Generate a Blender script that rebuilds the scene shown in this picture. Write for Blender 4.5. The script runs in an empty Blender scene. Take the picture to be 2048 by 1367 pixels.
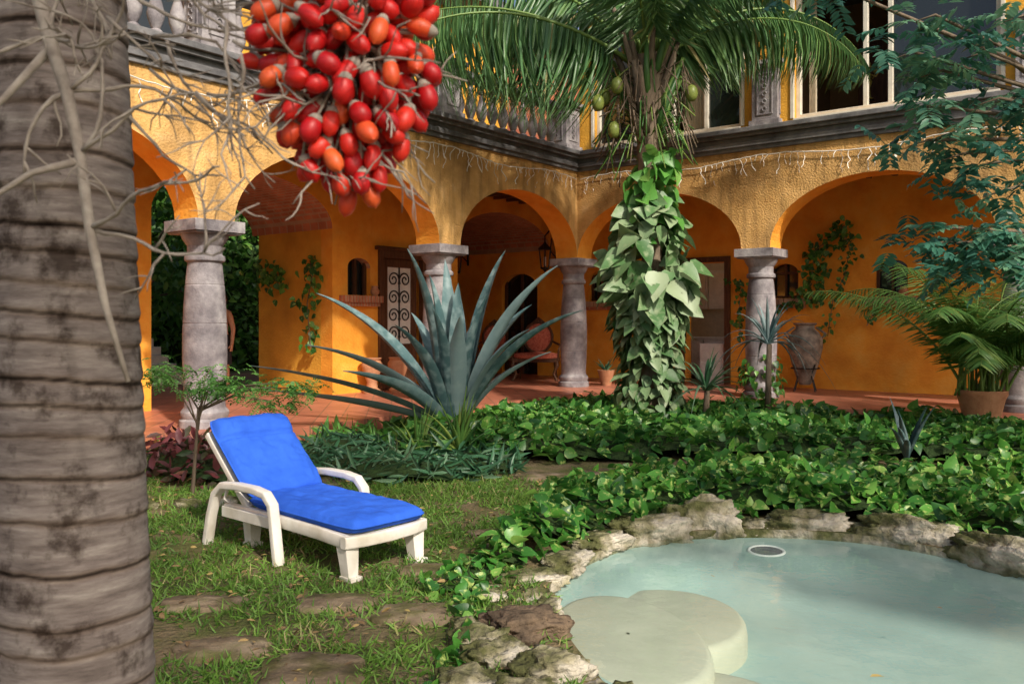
import bpy, bmesh, math, random
import numpy as np
from mathutils import Vector, Matrix, noise
random.seed(7); rng=np.random.default_rng(7)
R=math.radians
scene=bpy.context.scene
COL=scene.collection

# ---------------------------------------------------------------- materials
def nmat(name):
    m=bpy.data.materials.new(name); m.use_nodes=True
    nt=m.node_tree; b=nt.nodes['Principled BSDF']
    return m,nt,b
def N(nt,t,**k):
    n=nt.nodes.new(t)
    for a,v in k.items(): setattr(n,a,v)
    return n
def ramp(nt,stops):
    r=N(nt,'ShaderNodeValToRGB'); e=r.color_ramp.elements
    while len(e)<len(stops): e.new(.5)
    for i,(p,c) in enumerate(stops):
        e[i].position=p; e[i].color=(c[0],c[1],c[2],1)
    return r
def surf(name,stops,scale=4,detail=8,rough=.85,bump=.3,bscale=40,bdist=.02,stops2=None,scale2=1.0,stretch=(1,1,1),spec=.3,streak=None):
    m,nt,b=nmat(name); L=nt.links
    tc=N(nt,'ShaderNodeTexCoord'); mp=N(nt,'ShaderNodeMapping'); mp.inputs['Scale'].default_value=stretch
    L.new(tc.outputs['Object'],mp.inputs[0])
    n1=N(nt,'ShaderNodeTexNoise'); n1.inputs['Scale'].default_value=scale; n1.inputs['Detail'].default_value=detail; n1.inputs['Roughness'].default_value=.65
    L.new(mp.outputs[0],n1.inputs['Vector'])
    r=ramp(nt,stops); L.new(n1.outputs['Fac'],r.inputs[0]); out=r.outputs[0]
    def mul(vec,sc,st,out):
        n2=N(nt,'ShaderNodeTexNoise'); n2.inputs['Scale'].default_value=sc; n2.inputs['Detail'].default_value=5
        L.new(vec,n2.inputs['Vector'])
        r2=ramp(nt,st); L.new(n2.outputs['Fac'],r2.inputs[0])
        mx=N(nt,'ShaderNodeMix',data_type='RGBA',blend_type='MULTIPLY'); mx.inputs[0].default_value=1
        L.new(out,mx.inputs[6]); L.new(r2.outputs[0],mx.inputs[7]); return mx.outputs[2]
    if stops2: out=mul(mp.outputs[0],scale2,stops2,out)
    if streak:
        m2=N(nt,'ShaderNodeMapping'); m2.inputs['Scale'].default_value=(6,6,.7); L.new(tc.outputs['Object'],m2.inputs[0]); out=mul(m2.outputs[0],1,streak,out)
    L.new(out,b.inputs['Base Color'])
    b.inputs['Roughness'].default_value=rough; b.inputs['Specular IOR Level'].default_value=spec
    if bump:
        n3=N(nt,'ShaderNodeTexNoise'); n3.inputs['Scale'].default_value=bscale; n3.inputs['Detail'].default_value=6
        L.new(mp.outputs[0],n3.inputs['Vector'])
        bp=N(nt,'ShaderNodeBump'); bp.inputs['Strength'].default_value=bump; bp.inputs['Distance'].default_value=bdist
        L.new(n3.outputs['Fac'],bp.inputs['Height']); L.new(bp.outputs[0],b.inputs['Normal'])
    return m
def plain(name,c,rough=.5,spec=.5,bump=0):
    return surf(name,[(.3,[x*.85 for x in c]),(.7,[min(1,x*1.1) for x in c])],scale=9,rough=rough,bump=bump,spec=spec)
def leafmat(name,stops,rough=.42,trans=.22,mottle=None,mscale=60,mth=(.52,.62)):
    m,nt,b=nmat(name); L=nt.links
    at=N(nt,'ShaderNodeAttribute',attribute_name='rnd')
    r=ramp(nt,stops); L.new(at.outputs['Fac'],r.inputs[0]); out=r.outputs[0]
    if mottle:
        tc=N(nt,'ShaderNodeTexCoord'); n1=N(nt,'ShaderNodeTexNoise'); n1.inputs['Scale'].default_value=mscale; n1.inputs['Detail'].default_value=3
        L.new(tc.outputs['Object'],n1.inputs['Vector'])
        r2=ramp(nt,[(mth[0],(0,0,0)),(mth[1],(1,1,1))]); L.new(n1.outputs['Fac'],r2.inputs[0])
        mx=N(nt,'ShaderNodeMix',data_type='RGBA'); L.new(r2.outputs[0],mx.inputs[0]); L.new(out,mx.inputs[6]); mx.inputs[7].default_value=(*mottle,1); out=mx.outputs[2]
    L.new(out,b.inputs['Base Color']); b.inputs['Roughness'].default_value=rough
    tr=N(nt,'ShaderNodeBsdfTranslucent'); L.new(out,tr.inputs[0])
    ms=N(nt,'ShaderNodeMixShader'); ms.inputs[0].default_value=trans
    L.new(b.outputs[0],ms.inputs[1]); L.new(tr.outputs[0],ms.inputs[2])
    L.new(ms.outputs[0],nt.nodes['Material Output'].inputs[0])
    return m
def brickmat(name,c1,c2,mort,bw,bh,off=.5,ms=.012,rough=.8,rot=(0,0,0),bump=.4,vary=.35):
    m,nt,b=nmat(name); L=nt.links
    tc=N(nt,'ShaderNodeTexCoord'); mp=N(nt,'ShaderNodeMapping'); mp.inputs['Rotation'].default_value=rot
    L.new(tc.outputs['Object'],mp.inputs[0])
    br=N(nt,'ShaderNodeTexBrick'); br.offset=off; br.inputs['Scale'].default_value=1
    br.inputs['Brick Width'].default_value=bw; br.inputs['Row Height'].default_value=bh; br.inputs['Mortar Size'].default_value=ms
    br.inputs['Color1'].default_value=(*c1,1); br.inputs['Color2'].default_value=(*c2,1); br.inputs['Mortar'].default_value=(*mort,1)
    L.new(mp.outputs[0],br.inputs['Vector'])
    n=N(nt,'ShaderNodeTexNoise'); n.inputs['Scale'].default_value=3; n.inputs['Detail'].default_value=7; L.new(tc.outputs['Object'],n.inputs['Vector'])
    r=ramp(nt,[(.3,(1-vary,)*3),(.7,(1+.0,)*3)]); L.new(n.outputs['Fac'],r.inputs[0])
    mx=N(nt,'ShaderNodeMix',data_type='RGBA',blend_type='MULTIPLY'); mx.inputs[0].default_value=1
    L.new(br.outputs[0],mx.inputs[6]); L.new(r.outputs[0],mx.inputs[7]); L.new(mx.outputs[2],b.inputs['Base Color'])
    b.inputs['Roughness'].default_value=rough
    bp=N(nt,'ShaderNodeBump',invert=True); bp.inputs['Strength'].default_value=bump; bp.inputs['Distance'].default_value=.01
    L.new(br.outputs['Fac'],bp.inputs['Height']); L.new(bp.outputs[0],b.inputs['Normal'])
    return m

M={}
M['yellow']=surf('stucco_yellow',[(.25,(.46,.25,.085)),(.45,(.62,.36,.12)),(.6,(.73,.44,.165)),(.78,(.80,.53,.26))],scale=2.4,bump=.9,bscale=34,bdist=.022,stops2=[(.34,(.62,.62,.65)),(.56,(1,1,1))],scale2=1.1,streak=[(.36,(.66,.67,.69)),(.52,(1,1,1))])
M['ochre']=surf('stucco_ochre',[(.25,(.64,.30,.035)),(.6,(.78,.40,.05)),(.8,(.84,.47,.09))],scale=1.8,bump=.7,bscale=30,bdist=.02,stops2=[(.3,(.70,.70,.73)),(.55,(1,1,1))],scale2=1.0)
M['orange']=surf('stucco_orange',[(.25,(.82,.29,.03)),(.5,(.93,.39,.045)),(.75,(.95,.49,.09))],scale=2.4,bump=.6,bscale=25,bdist=.02,stops2=[(.32,(.78,.74,.72)),(.55,(1,1,1))],scale2=1.1)
M['stone']=surf('cantera_stone',[(.25,(.13,.12,.135)),(.5,(.31,.29,.30)),(.75,(.50,.48,.47))],scale=5,bump=.5,bscale=45,bdist=.015,stops2=[(.35,(.5,.48,.50)),(.6,(1,1,1))],scale2=2.2)
M['stoned']=surf('cantera_dark',[(.25,(.06,.06,.065)),(.5,(.14,.14,.145)),(.8,(.27,.26,.26))],scale=4,bump=.4,bscale=40,bdist=.012)
M['tile']=brickmat('terracotta_tile',(.60,.22,.135),(.48,.17,.10),(.28,.145,.09),.32,.32,off=0,ms=.01,rough=.42,rot=(0,0,R(45)),bump=.3)
M['brick']=brickmat('red_brick',(.66,.25,.13),(.48,.17,.09),(.55,.36,.23),.22,.07,ms=.014,rot=(0,0,0))
M['brickv']=brickmat('red_brick_wall',(.50,.17,.08),(.34,.10,.05),(.40,.25,.15),.22,.07,ms=.012,rot=(R(90),0,R(90)))
M['wood']=surf('dark_wood',[(.3,(.05,.02,.01)),(.7,(.15,.065,.03))],scale=3,stretch=(8,8,1),rough=.5,bump=.2)
M['cane']=surf('cane_ceiling',[(.35,(.10,.055,.025)),(.65,(.42,.26,.14))],scale=3,stretch=(1,30,1),rough=.8,bump=.8,bscale=5)
M['frame']=plain('cream_frame',(.66,.62,.52),rough=.5)
M['glass']=plain('dark_room_glass',(.016,.02,.02),rough=.04,spec=.9)  # opaque near-black colour stands in for the unlit room behind the pane
M['room']=plain('room_wall',(.36,.21,.10),rough=.9)
M['curtain']=plain('curtain_cloth',(.68,.58,.42),rough=.9)
M['iron']=plain('black_iron',(.012,.011,.011),rough=.5)
M['white']=plain('white_paint',(.78,.77,.73),rough=.45)
M['plastic']=surf('white_plastic',[(.3,(.60,.56,.49)),(.7,(.76,.73,.67))],scale=6,rough=.4,bump=.05,spec=.5,stops2=[(.34,(.82,.80,.74)),(.5,(1,1,1))],scale2=5)
M['blue']=surf('blue_canvas',[(.3,(.02,.09,.50)),(.7,(.034,.13,.62))],scale=3,rough=.85,bump=.45,bscale=9,bdist=.03,spec=.15)
M['redfab']=surf('red_upholstery',[(.35,(.40,.07,.045)),(.65,(.66,.22,.14))],scale=30,rough=.9)
M['terra']=surf('terracotta_pot',[(.3,(.38,.16,.08)),(.7,(.55,.29,.16))],scale=6,rough=.8)
M['urn']=surf('glazed_urn',[(.3,(.07,.06,.05)),(.5,(.20,.17,.14)),(.75,(.46,.38,.30))],scale=6,rough=.5)
M['yelpot']=plain('yellow_glazed_pot',(.60,.45,.10),rough=.4)
M['bark']=surf('bark',[(.3,(.07,.05,.035)),(.7,(.26,.20,.14))],scale=6,stretch=(1,1,.4),bump=.8,bscale=25,bdist=.02)
M['lime']=surf('limestone',[(.3,(.14,.125,.09)),(.45,(.32,.29,.22)),(.70,(.60,.55,.46))],scale=6,detail=12,bump=1,bscale=16,bdist=.06,stops2=[(.42,(.27,.31,.14)),(.50,(.62,.62,.48)),(.60,(1,1,1))],scale2=4)
M['darkrock']=surf('dark_rock',[(.3,(.035,.026,.018)),(.7,(.20,.14,.09))],scale=8,bump=1,bscale=18,bdist=.04)
M['step']=surf('stepping_slate',[(.3,(.10,.075,.045)),(.5,(.20,.15,.095)),(.72,(.34,.27,.18))],scale=4,bump=.9,bscale=14,bdist=.03,stops2=[(.4,(.5,.6,.35)),(.55,(1,1,1))],scale2=5)
M['plaster']=surf('pool_plaster',[(.3,(.28,.375,.34)),(.7,(.37,.46,.42))],scale=1.3,rough=.6,bump=.15,bscale=9)
M['plaster2']=surf('pool_step_plaster',[(.3,(.40,.39,.30)),(.7,(.49,.47,.37))],scale=3,rough=.6,bump=.2,bscale=9)
M['soil']=surf('soil_ground',[(.30,(.045,.06,.014)),(.44,(.10,.105,.032)),(.56,(.17,.13,.07)),(.8,(.25,.19,.12))],scale=1.9,detail=12,bump=1,bscale=30,bdist=.03)
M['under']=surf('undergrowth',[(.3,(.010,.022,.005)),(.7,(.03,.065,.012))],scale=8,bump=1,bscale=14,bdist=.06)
M['skin']=plain('skin',(.50,.25,.15),rough=.5)
M['hair']=plain('hair',(.02,.012,.008),rough=.6)
M['shorts']=plain('dark_cloth',(.02,.022,.03),rough=.9)
M['twig']=surf('pale_twig',[(.3,(.20,.165,.14)),(.7,(.46,.41,.35))],scale=25,rough=.8,bump=.4,bscale=80,bdist=.004)
M['coco']=surf('green_coconut',[(.3,(.10,.14,.03)),(.7,(.22,.26,.06))],scale=7,rough=.4,bump=.1)
M['wire']=plain('white_wire',(.8,.77,.7),rough=.6)
M['litter']=leafmat('dry_leaf',[(0,(.12,.07,.03)),(.6,(.28,.18,.08)),(1,(.42,.32,.10))],rough=.8,trans=.1)
def fruitmat():
    m,nt,b=nmat('red_fruit'); L=nt.links
    at=N(nt,'ShaderNodeAttribute',attribute_name='rnd')
    r=ramp(nt,[(0,(.48,.005,.010)),(.45,(.65,.013,.010)),(.82,(.75,.035,.016)),(.96,(.80,.14,.03)),(1,(.82,.32,.07))]); L.new(at.outputs['Fac'],r.inputs[0])
    tc=N(nt,'ShaderNodeTexCoord'); n=N(nt,'ShaderNodeTexNoise'); n.inputs['Scale'].default_value=60; L.new(tc.outputs['Object'],n.inputs[0])
    r2=ramp(nt,[(.3,(.75,.75,.75)),(.6,(1,1,1))]); L.new(n.outputs[0],r2.inputs[0])
    mx=N(nt,'ShaderNodeMix',data_type='RGBA',blend_type='MULTIPLY'); mx.inputs[0].default_value=1
    L.new(r.outputs[0],mx.inputs[6]); L.new(r2.outputs[0],mx.inputs[7]); L.new(mx.outputs[2],b.inputs['Base Color'])
    b.inputs['Roughness'].default_value=.45; b.inputs['Subsurface Weight'].default_value=.12; b.inputs['Subsurface Scale'].default_value=.01
    return m
M['fruit']=fruitmat()
def trunkmat():
    m,nt,b=nmat('ringed_palm_bark'); L=nt.links
    tc=N(nt,'ShaderNodeTexCoord'); mp=N(nt,'ShaderNodeMapping'); mp.inputs['Scale'].default_value=(9,9,60); L.new(tc.outputs['Object'],mp.inputs[0])
    n=N(nt,'ShaderNodeTexNoise'); n.inputs['Scale'].default_value=1; n.inputs['Detail'].default_value=10; n.inputs['Roughness'].default_value=.7; L.new(mp.outputs[0],n.inputs[0])
    r=ramp(nt,[(.3,(.11,.09,.08)),(.45,(.195,.16,.145)),(.6,(.29,.25,.225)),(.75,(.43,.39,.35))]); L.new(n.outputs[0],r.inputs[0])
    n2=N(nt,'ShaderNodeTexNoise'); n2.inputs['Scale'].default_value=14; n2.inputs['Detail'].default_value=10; n2.inputs['Roughness'].default_value=.65; L.new(tc.outputs['Object'],n2.inputs[0])
    r2=ramp(nt,[(.36,(.32,.29,.27)),(.48,(1,1,1))]); L.new(n2.outputs[0],r2.inputs[0])
    at=N(nt,'ShaderNodeAttribute',attribute_name='rnd'); r3=ramp(nt,[(0,(1.0,1,1)),(.5,(.86,.79,.72)),(1,(.09,.07,.06))]); L.new(at.outputs['Fac'],r3.inputs[0])
    mx=N(nt,'ShaderNodeMix',data_type='RGBA',blend_type='MULTIPLY'); mx.inputs[0].default_value=1
    L.new(r.outputs[0],mx.inputs[6]); L.new(r2.outputs[0],mx.inputs[7])
    mx2=N(nt,'ShaderNodeMix',data_type='RGBA',blend_type='MULTIPLY'); mx2.inputs[0].default_value=1
    L.new(mx.outputs[2],mx2.inputs[6]); L.new(r3.outputs[0],mx2.inputs[7]); L.new(mx2.outputs[2],b.inputs['Base Color'])
    b.inputs['Roughness'].default_value=.9; b.inputs['Specular IOR Level'].default_value=.15
    bp=N(nt,'ShaderNodeBump'); bp.inputs['Strength'].default_value=.5; bp.inputs['Distance'].default_value=.004; L.new(n.outputs[0],bp.inputs['Height']); L.new(bp.outputs[0],b.inputs['Normal'])
    return m
M['trunk']=trunkmat()
def watermat():
    m,nt,b=nmat('pool_water'); L=nt.links
    t=N(nt,'ShaderNodeBsdfTransparent'); t.inputs[0].default_value=(.92,.99,.985,1)
    g=N(nt,'ShaderNodeBsdfGlossy'); g.inputs['Roughness'].default_value=.04
    f=N(nt,'ShaderNodeFresnel'); f.inputs[0].default_value=1.33
    ge=N(nt,'ShaderNodeNewGeometry'); inv=N(nt,'ShaderNodeMath',operation='SUBTRACT'); inv.inputs[0].default_value=1; L.new(ge.outputs['Backfacing'],inv.inputs[1])
    mu=N(nt,'ShaderNodeMath',operation='MULTIPLY'); L.new(f.outputs[0],mu.inputs[0]); L.new(inv.outputs[0],mu.inputs[1])
    tc=N(nt,'ShaderNodeTexCoord'); n=N(nt,'ShaderNodeTexNoise'); n.inputs['Scale'].default_value=5; n.inputs['Detail'].default_value=3; L.new(tc.outputs['Object'],n.inputs[0])
    bp=N(nt,'ShaderNodeBump'); bp.inputs['Strength'].default_value=.16; bp.inputs['Distance'].default_value=.03; L.new(n.outputs[0],bp.inputs['Height'])
    L.new(bp.outputs[0],g.inputs['Normal']); L.new(bp.outputs[0],f.inputs['Normal'])
    ms=N(nt,'ShaderNodeMixShader'); L.new(mu.outputs[0],ms.inputs[0]); L.new(t.outputs[0],ms.inputs[1]); L.new(g.outputs[0],ms.inputs[2])
    L.new(ms.outputs[0],nt.nodes['Material Output'].inputs[0]); return m
M['water']=watermat()
M['pothos']=leafmat('pothos_leaf',[(0,(.020,.095,.018)),(.5,(.055,.21,.03)),(.85,(.12,.35,.05)),(1,(.26,.46,.09))],mottle=(.46,.57,.17),mscale=22,mth=(.56,.66),rough=.38,trans=.32)
M['pothosd']=leafmat('pothos_leaf_dark',[(0,(.018,.085,.018)),(.6,(.055,.20,.03)),(1,(.15,.36,.055))],mottle=(.40,.52,.15),mscale=20,mth=(.59,.69),rough=.42,trans=.32)
M['grass']=leafmat('grass_blade',[(0,(.065,.14,.02)),(.6,(.14,.29,.04)),(.90,(.23,.39,.07)),(1,(.46,.38,.19))],rough=.6,trans=.35)
M['agave']=leafmat('agave_leaf',[(0,(.03,.08,.085)),(.5,(.085,.16,.165)),(1,(.22,.30,.31))],rough=.55,trans=.02,mottle=(.18,.26,.26),mscale=9,mth=(.45,.7))
M['coconut']=leafmat('coconut_leaf',[(0,(.045,.12,.045)),(.6,(.10,.22,.08)),(.9,(.18,.32,.10)),(1,(.36,.31,.14))],rough=.35,trans=.35)
M['areca']=leafmat('areca_leaf',[(0,(.04,.12,.03)),(.6,(.10,.24,.05)),(1,(.28,.38,.09))],rough=.4,trans=.3)
M['monst']=leafmat('climber_leaf',[(0,(.04,.12,.03)),(.4,(.10,.20,.075)),(.8,(.19,.28,.14)),(1,(.28,.36,.21))],rough=.5,trans=.12,mottle=(.27,.34,.19),mscale=9,mth=(.5,.75))
M['monstb']=leafmat('climber_leaf_bright',[(0,(.05,.17,.03)),(.6,(.12,.34,.06)),(1,(.26,.47,.11))],rough=.42,trans=.3)
M['bluegreen']=leafmat('compound_leaf',[(0,(.03,.12,.09)),(.6,(.075,.24,.16)),(1,(.19,.38,.22))],rough=.45,trans=.3)
M['feather']=leafmat('fine_leaf',[(0,(.05,.17,.03)),(1,(.16,.40,.08))],rough=.5,trans=.3)
M['redleaf']=leafmat('croton_leaf',[(0,(.03,.07,.02)),(.4,(.09,.035,.035)),(.8,(.24,.06,.07)),(1,(.18,.26,.06))],rough=.45)
M['lance']=leafmat('lance_leaf',[(0,(.018,.06,.028)),(.7,(.05,.15,.07)),(1,(.14,.24,.14))],rough=.4,trans=.1)
M['treeleaf']=leafmat('tree_leaf',[(0,(.03,.10,.015)),(.6,(.09,.24,.035)),(1,(.24,.42,.08))],rough=.5,trans=.35)

# ---------------------------------------------------------------- mesh helpers
def link(o,parent=None):
    COL.objects.link(o)
    if parent: o.parent=parent
    return o
def empty(name,loc=(0,0,0),rotz=0):
    e=bpy.data.objects.new(name,None); e.location=loc; e.rotation_euler=(0,0,rotz); e.empty_display_size=.2
    COL.objects.link(e); return e
class MB:
    def __init__(s): s.v=[]; s.f=[]; s.m=[]; s.r=[]
    def add(s,vs,fs,mi=0,r=None):
        o=len(s.v); s.v+= [tuple(v) for v in vs]; s.f+=[tuple(i+o for i in f) for f in fs]; s.m+=[mi]*len(fs)
        s.r+= ([.5]*len(vs) if r is None else ([r]*len(vs) if not hasattr(r,'__len__') else list(r)))
    def box(s,a,b,mi=0,r=None):
        x0,y0,z0=a; x1,y1,z1=b
        s.add([(x0,y0,z0),(x1,y0,z0),(x1,y1,z0),(x0,y1,z0),(x0,y0,z1),(x1,y0,z1),(x1,y1,z1),(x0,y1,z1)],
              [(0,3,2,1),(4,5,6,7),(0,1,5,4),(1,2,6,5),(2,3,7,6),(3,0,4,7)],mi,r)
    def lathe(s,prof,c=(0,0,0),n=20,mi=0,r=None):
        vs=[];fs=[]
        for (rad,z) in prof:
            for i in range(n):
                a=2*math.pi*i/n; vs.append((c[0]+rad*math.cos(a),c[1]+rad*math.sin(a),c[2]+z))
        for j in range(len(prof)-1):
            for i in range(n):
                k=(i+1)%n; fs.append((j*n+i,j*n+k,(j+1)*n+k,(j+1)*n+i))
        fs.append(tuple(range(n))[::-1]); fs.append(tuple((len(prof)-1)*n+i for i in range(n)))
        s.add(vs,fs,mi,r)
    def tube(s,pts,rads,n=8,mi=0,r=None,flat=None):
        pts=[Vector(p) for p in pts]
        if not hasattr(rads,'__len__'): rads=[rads]*len(pts)
        vs=[];fs=[];up=None
        for i,p in enumerate(pts):
            t=(pts[min(i+1,len(pts)-1)]-pts[max(i-1,0)]).normalized()
            if flat is not None: sd=Vector(flat[0]).normalized()
            else:
                if up is None:
                    up=Vector((0,0,1)) if abs(t.z)<.9 else Vector((1,0,0))
                sd=t.cross(up)
                sd=sd.normalized() if sd.length>1e-4 else Vector((1,0,0))
            nn=sd.cross(t).normalized()
            if flat is None: up=nn
            for k in range(n):
                a=2*math.pi*k/n
                if flat is None: q=p+sd*math.cos(a)*rads[i]+nn*math.sin(a)*rads[i]
                else:
                    ca,sa=math.cos(a),math.sin(a)
                    e=.45; fx=math.copysign(abs(ca)**e,ca); fy=math.copysign(abs(sa)**e,sa)
                    q=p+sd*fx*flat[1]/2+nn*fy*flat[2]/2
                vs.append(q)
        for j in range(len(pts)-1):
            for i in range(n):
                k=(i+1)%n; fs.append((j*n+i,j*n+k,(j+1)*n+k,(j+1)*n+i))
        fs.append(tuple(range(n))[::-1]); fs.append(tuple((len(pts)-1)*n+i for i in range(n)))
        s.add(vs,fs,mi,r)
    def build(s,name,mats,parent=None,smooth=False,bevel=0,auto=None,loc=None,rotz=0):
        me=bpy.data.meshes.new(name); me.from_pydata(s.v,[],s.f)
        for m in mats: me.materials.append(m)
        me.polygons.foreach_set('material_index',s.m)
        a=me.attributes.new('rnd','FLOAT','POINT'); a.data.foreach_set('value',s.r)
        bm=bmesh.new(); bm.from_mesh(me); bmesh.ops.recalc_face_normals(bm,faces=bm.faces); bm.to_mesh(me); bm.free()
        if smooth: me.polygons.foreach_set('use_smooth',[True]*len(me.polygons))
        if auto and smooth:
            try: me.set_sharp_from_angle(angle=R(auto))
            except Exception: pass
        o=bpy.data.objects.new(name,me); link(o,parent)
        if loc: o.location=loc
        o.rotation_euler=(0,0,rotz)
        if bevel:
            b=o.modifiers.new('bev','BEVEL'); b.width=bevel; b.segments=2; b.limit_method='ANGLE'
        return o
def build_np(name,V,F,rv,mat,parent=None,smooth=True):
    me=bpy.data.meshes.new(name); n=len(V); m=len(F)
    me.vertices.add(n); me.vertices.foreach_set('co',V.astype(np.float32).ravel())
    me.loops.add(4*m); me.loops.foreach_set('vertex_index',F.astype(np.int32).ravel())
    me.polygons.add(m); me.polygons.foreach_set('loop_start',np.arange(0,4*m,4,dtype=np.int32))
    me.update(calc_edges=True)
    me.polygons.foreach_set('use_smooth',[smooth]*m)
    a=me.attributes.new('rnd','FLOAT','POINT'); a.data.foreach_set('value',rv.astype(np.float32))
    me.materials.append(mat); me.validate()
    o=bpy.data.objects.new(name,me); link(o,parent); return o
def leaf_t(prof,fold=.15,droop=.15):
    n=len(prof); V=[];F=[]
    for i,(u,w) in enumerate(prof):
        z=-droop*u*u
        V+=[(-w/2,u,z+fold*w/2*1.2),(0,u,z),(w/2,u,z+fold*w/2*1.2)]
    for i in range(n-1):
        a=i*3; F+=[(a,a+1,a+4,a+3),(a+1,a+2,a+5,a+4)]
    return np.array(V,float),np.array(F)
HEART=leaf_t([(0,.25),(.08,.62),(.28,.78),(.55,.62),(.8,.3),(1,.01)],fold=.25,droop=.22)
LANCE=leaf_t([(0,.05),(.3,.16),(.65,.13),(1,.005)],fold=.5,droop=.25)
STRIP=leaf_t([(0,.03),(.3,.05),(.7,.035),(1,.003)],fold=.4,droop=.35)
GRASS=leaf_t([(0,.10),(.5,.09),(1,.01)],fold=.3,droop=.45)
OVAL=leaf_t([(0,.05),(.3,.38),(.65,.36),(1,.02)],fold=.25,droop=.12)
def scatter_vf(T,P,D,NH,S,rv,W=None):
    TV,TF=T; D=D/np.linalg.norm(D,axis=1,keepdims=True)
    X=np.cross(D,NH); X/= (np.linalg.norm(X,axis=1,keepdims=True)+1e-9); Z=np.cross(X,D)
    W=S if W is None else W
    V=(P[:,None,:]+ X[:,None,:]*(TV[None,:,0:1]*W[:,None,None]) + D[:,None,:]*(TV[None,:,1:2]*S[:,None,None]) + Z[:,None,:]*(TV[None,:,2:3]*S[:,None,None]))
    n=len(TV); F=(TF[None]+ (np.arange(len(P))*n)[:,None,None]).reshape(-1,4)
    return V.reshape(-1,3),F,np.repeat(rv,n)
def scatter(name,T,P,D,NH,S,rv,mat,parent=None,W=None):
    V,F,r=scatter_vf(T,P,D,NH,S,rv,W); return build_np(name,V,F,r,mat,parent)
def rdir(n,up=0.0,zs=1.0):
    v=rng.normal(size=(n,3)); v[:,2]=v[:,2]*zs+up; return v/np.linalg.norm(v,axis=1,keepdims=True)
def inpoly(P,poly):
    x,y=P[:,0],P[:,1]; c=np.zeros(len(P),bool); n=len(poly)
    for i in range(n):
        x1,y1=poly[i]; x2,y2=poly[(i+1)%n]
        if y1==y2: continue
        c^= ((y1>y)!=(y2>y)) & (x<(x2-x1)*(y-y1)/(y2-y1)+x1)
    return c
def dpoly(P,poly):
    d=np.full(len(P),1e9); n=len(poly)
    for i in range(n):
        a=np.array(poly[i],float); b=np.array(poly[(i+1)%n],float); ab=b-a
        t=np.clip(((P-a)@ab)/(ab@ab),0,1); q=a+t[:,None]*ab
        d=np.minimum(d,np.linalg.norm(P-q,axis=1))
    return d
def smoothpoly(pts,k=6):
    n=len(pts); out=[]
    for i in range(n):
        p0,p1,p2,p3=[np.array(pts[(i+j-1)%n],float) for j in range(4)]
        for q in range(k):
            t=q/k; out.append(tuple(.5*((2*p1)+(-p0+p2)*t+(2*p0-5*p1+4*p2-p3)*t*t+(-p0+3*p1-3*p2+p3)*t**3)))
    return out
def nz(x,y,s,o=0): return noise.noise(Vector((x*s+o,y*s-o,o)))

# ---------------------------------------------------------------- camera
cam=bpy.data.cameras.new('camera'); co=bpy.data.objects.new('camera',cam); COL.objects.link(co)
co.location=(0,0,1.5); co.rotation_euler=(R(90),0,0)
cam.sensor_width=36; cam.lens=30.23; cam.shift_y=-.0212; cam.clip_end=500; cam.clip_start=.05
cam.dof.use_dof=True; cam.dof.focus_distance=5.0; cam.dof.aperture_fstop=8
scene.camera=co

# ---------------------------------------------------------------- light
sd=Vector((.50,-.866,0)).normalized(); EL=R(38)
S=Vector((sd.x*math.cos(EL),sd.y*math.cos(EL),math.sin(EL)))
sun=bpy.data.lights.new('sun','SUN'); sun.energy=4.8; sun.angle=R(2.2); sun.color=(1,.91,.79)
so=bpy.data.objects.new('sun',sun); COL.objects.link(so); so.rotation_euler=S.to_track_quat('Z','Y').to_euler()
w=bpy.data.worlds.new('World'); scene.world=w; w.use_nodes=True
nt=w.node_tree; bg=nt.nodes['Background']; sk=nt.nodes.new('ShaderNodeTexSky'); sk.sky_type='NISHITA'; sk.sun_disc=False
sk.dust_density=5; sk.air_density=1.0
sk.sun_elevation=EL; sk.sun_rotation=math.atan2(S.x,S.y); nt.links.new(sk.outputs[0],bg.inputs[0]); bg.inputs[1].default_value=.15
scene.view_settings.view_transform='Standard'; scene.view_settings.look='None'; scene.view_settings.exposure=0

# ---------------------------------------------------------------- building frame
TH=R(-37.7); CW=Vector((1.26,16.6,0))
d2=Vector((math.cos(TH),math.sin(TH),0)); d1=Vector((-math.sin(TH),math.cos(TH),0))
def BW(x,y,z=0): return CW+d2*x+d1*y+Vector((0,0,z))
house=empty('courtyard_house',CW,TH)

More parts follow.
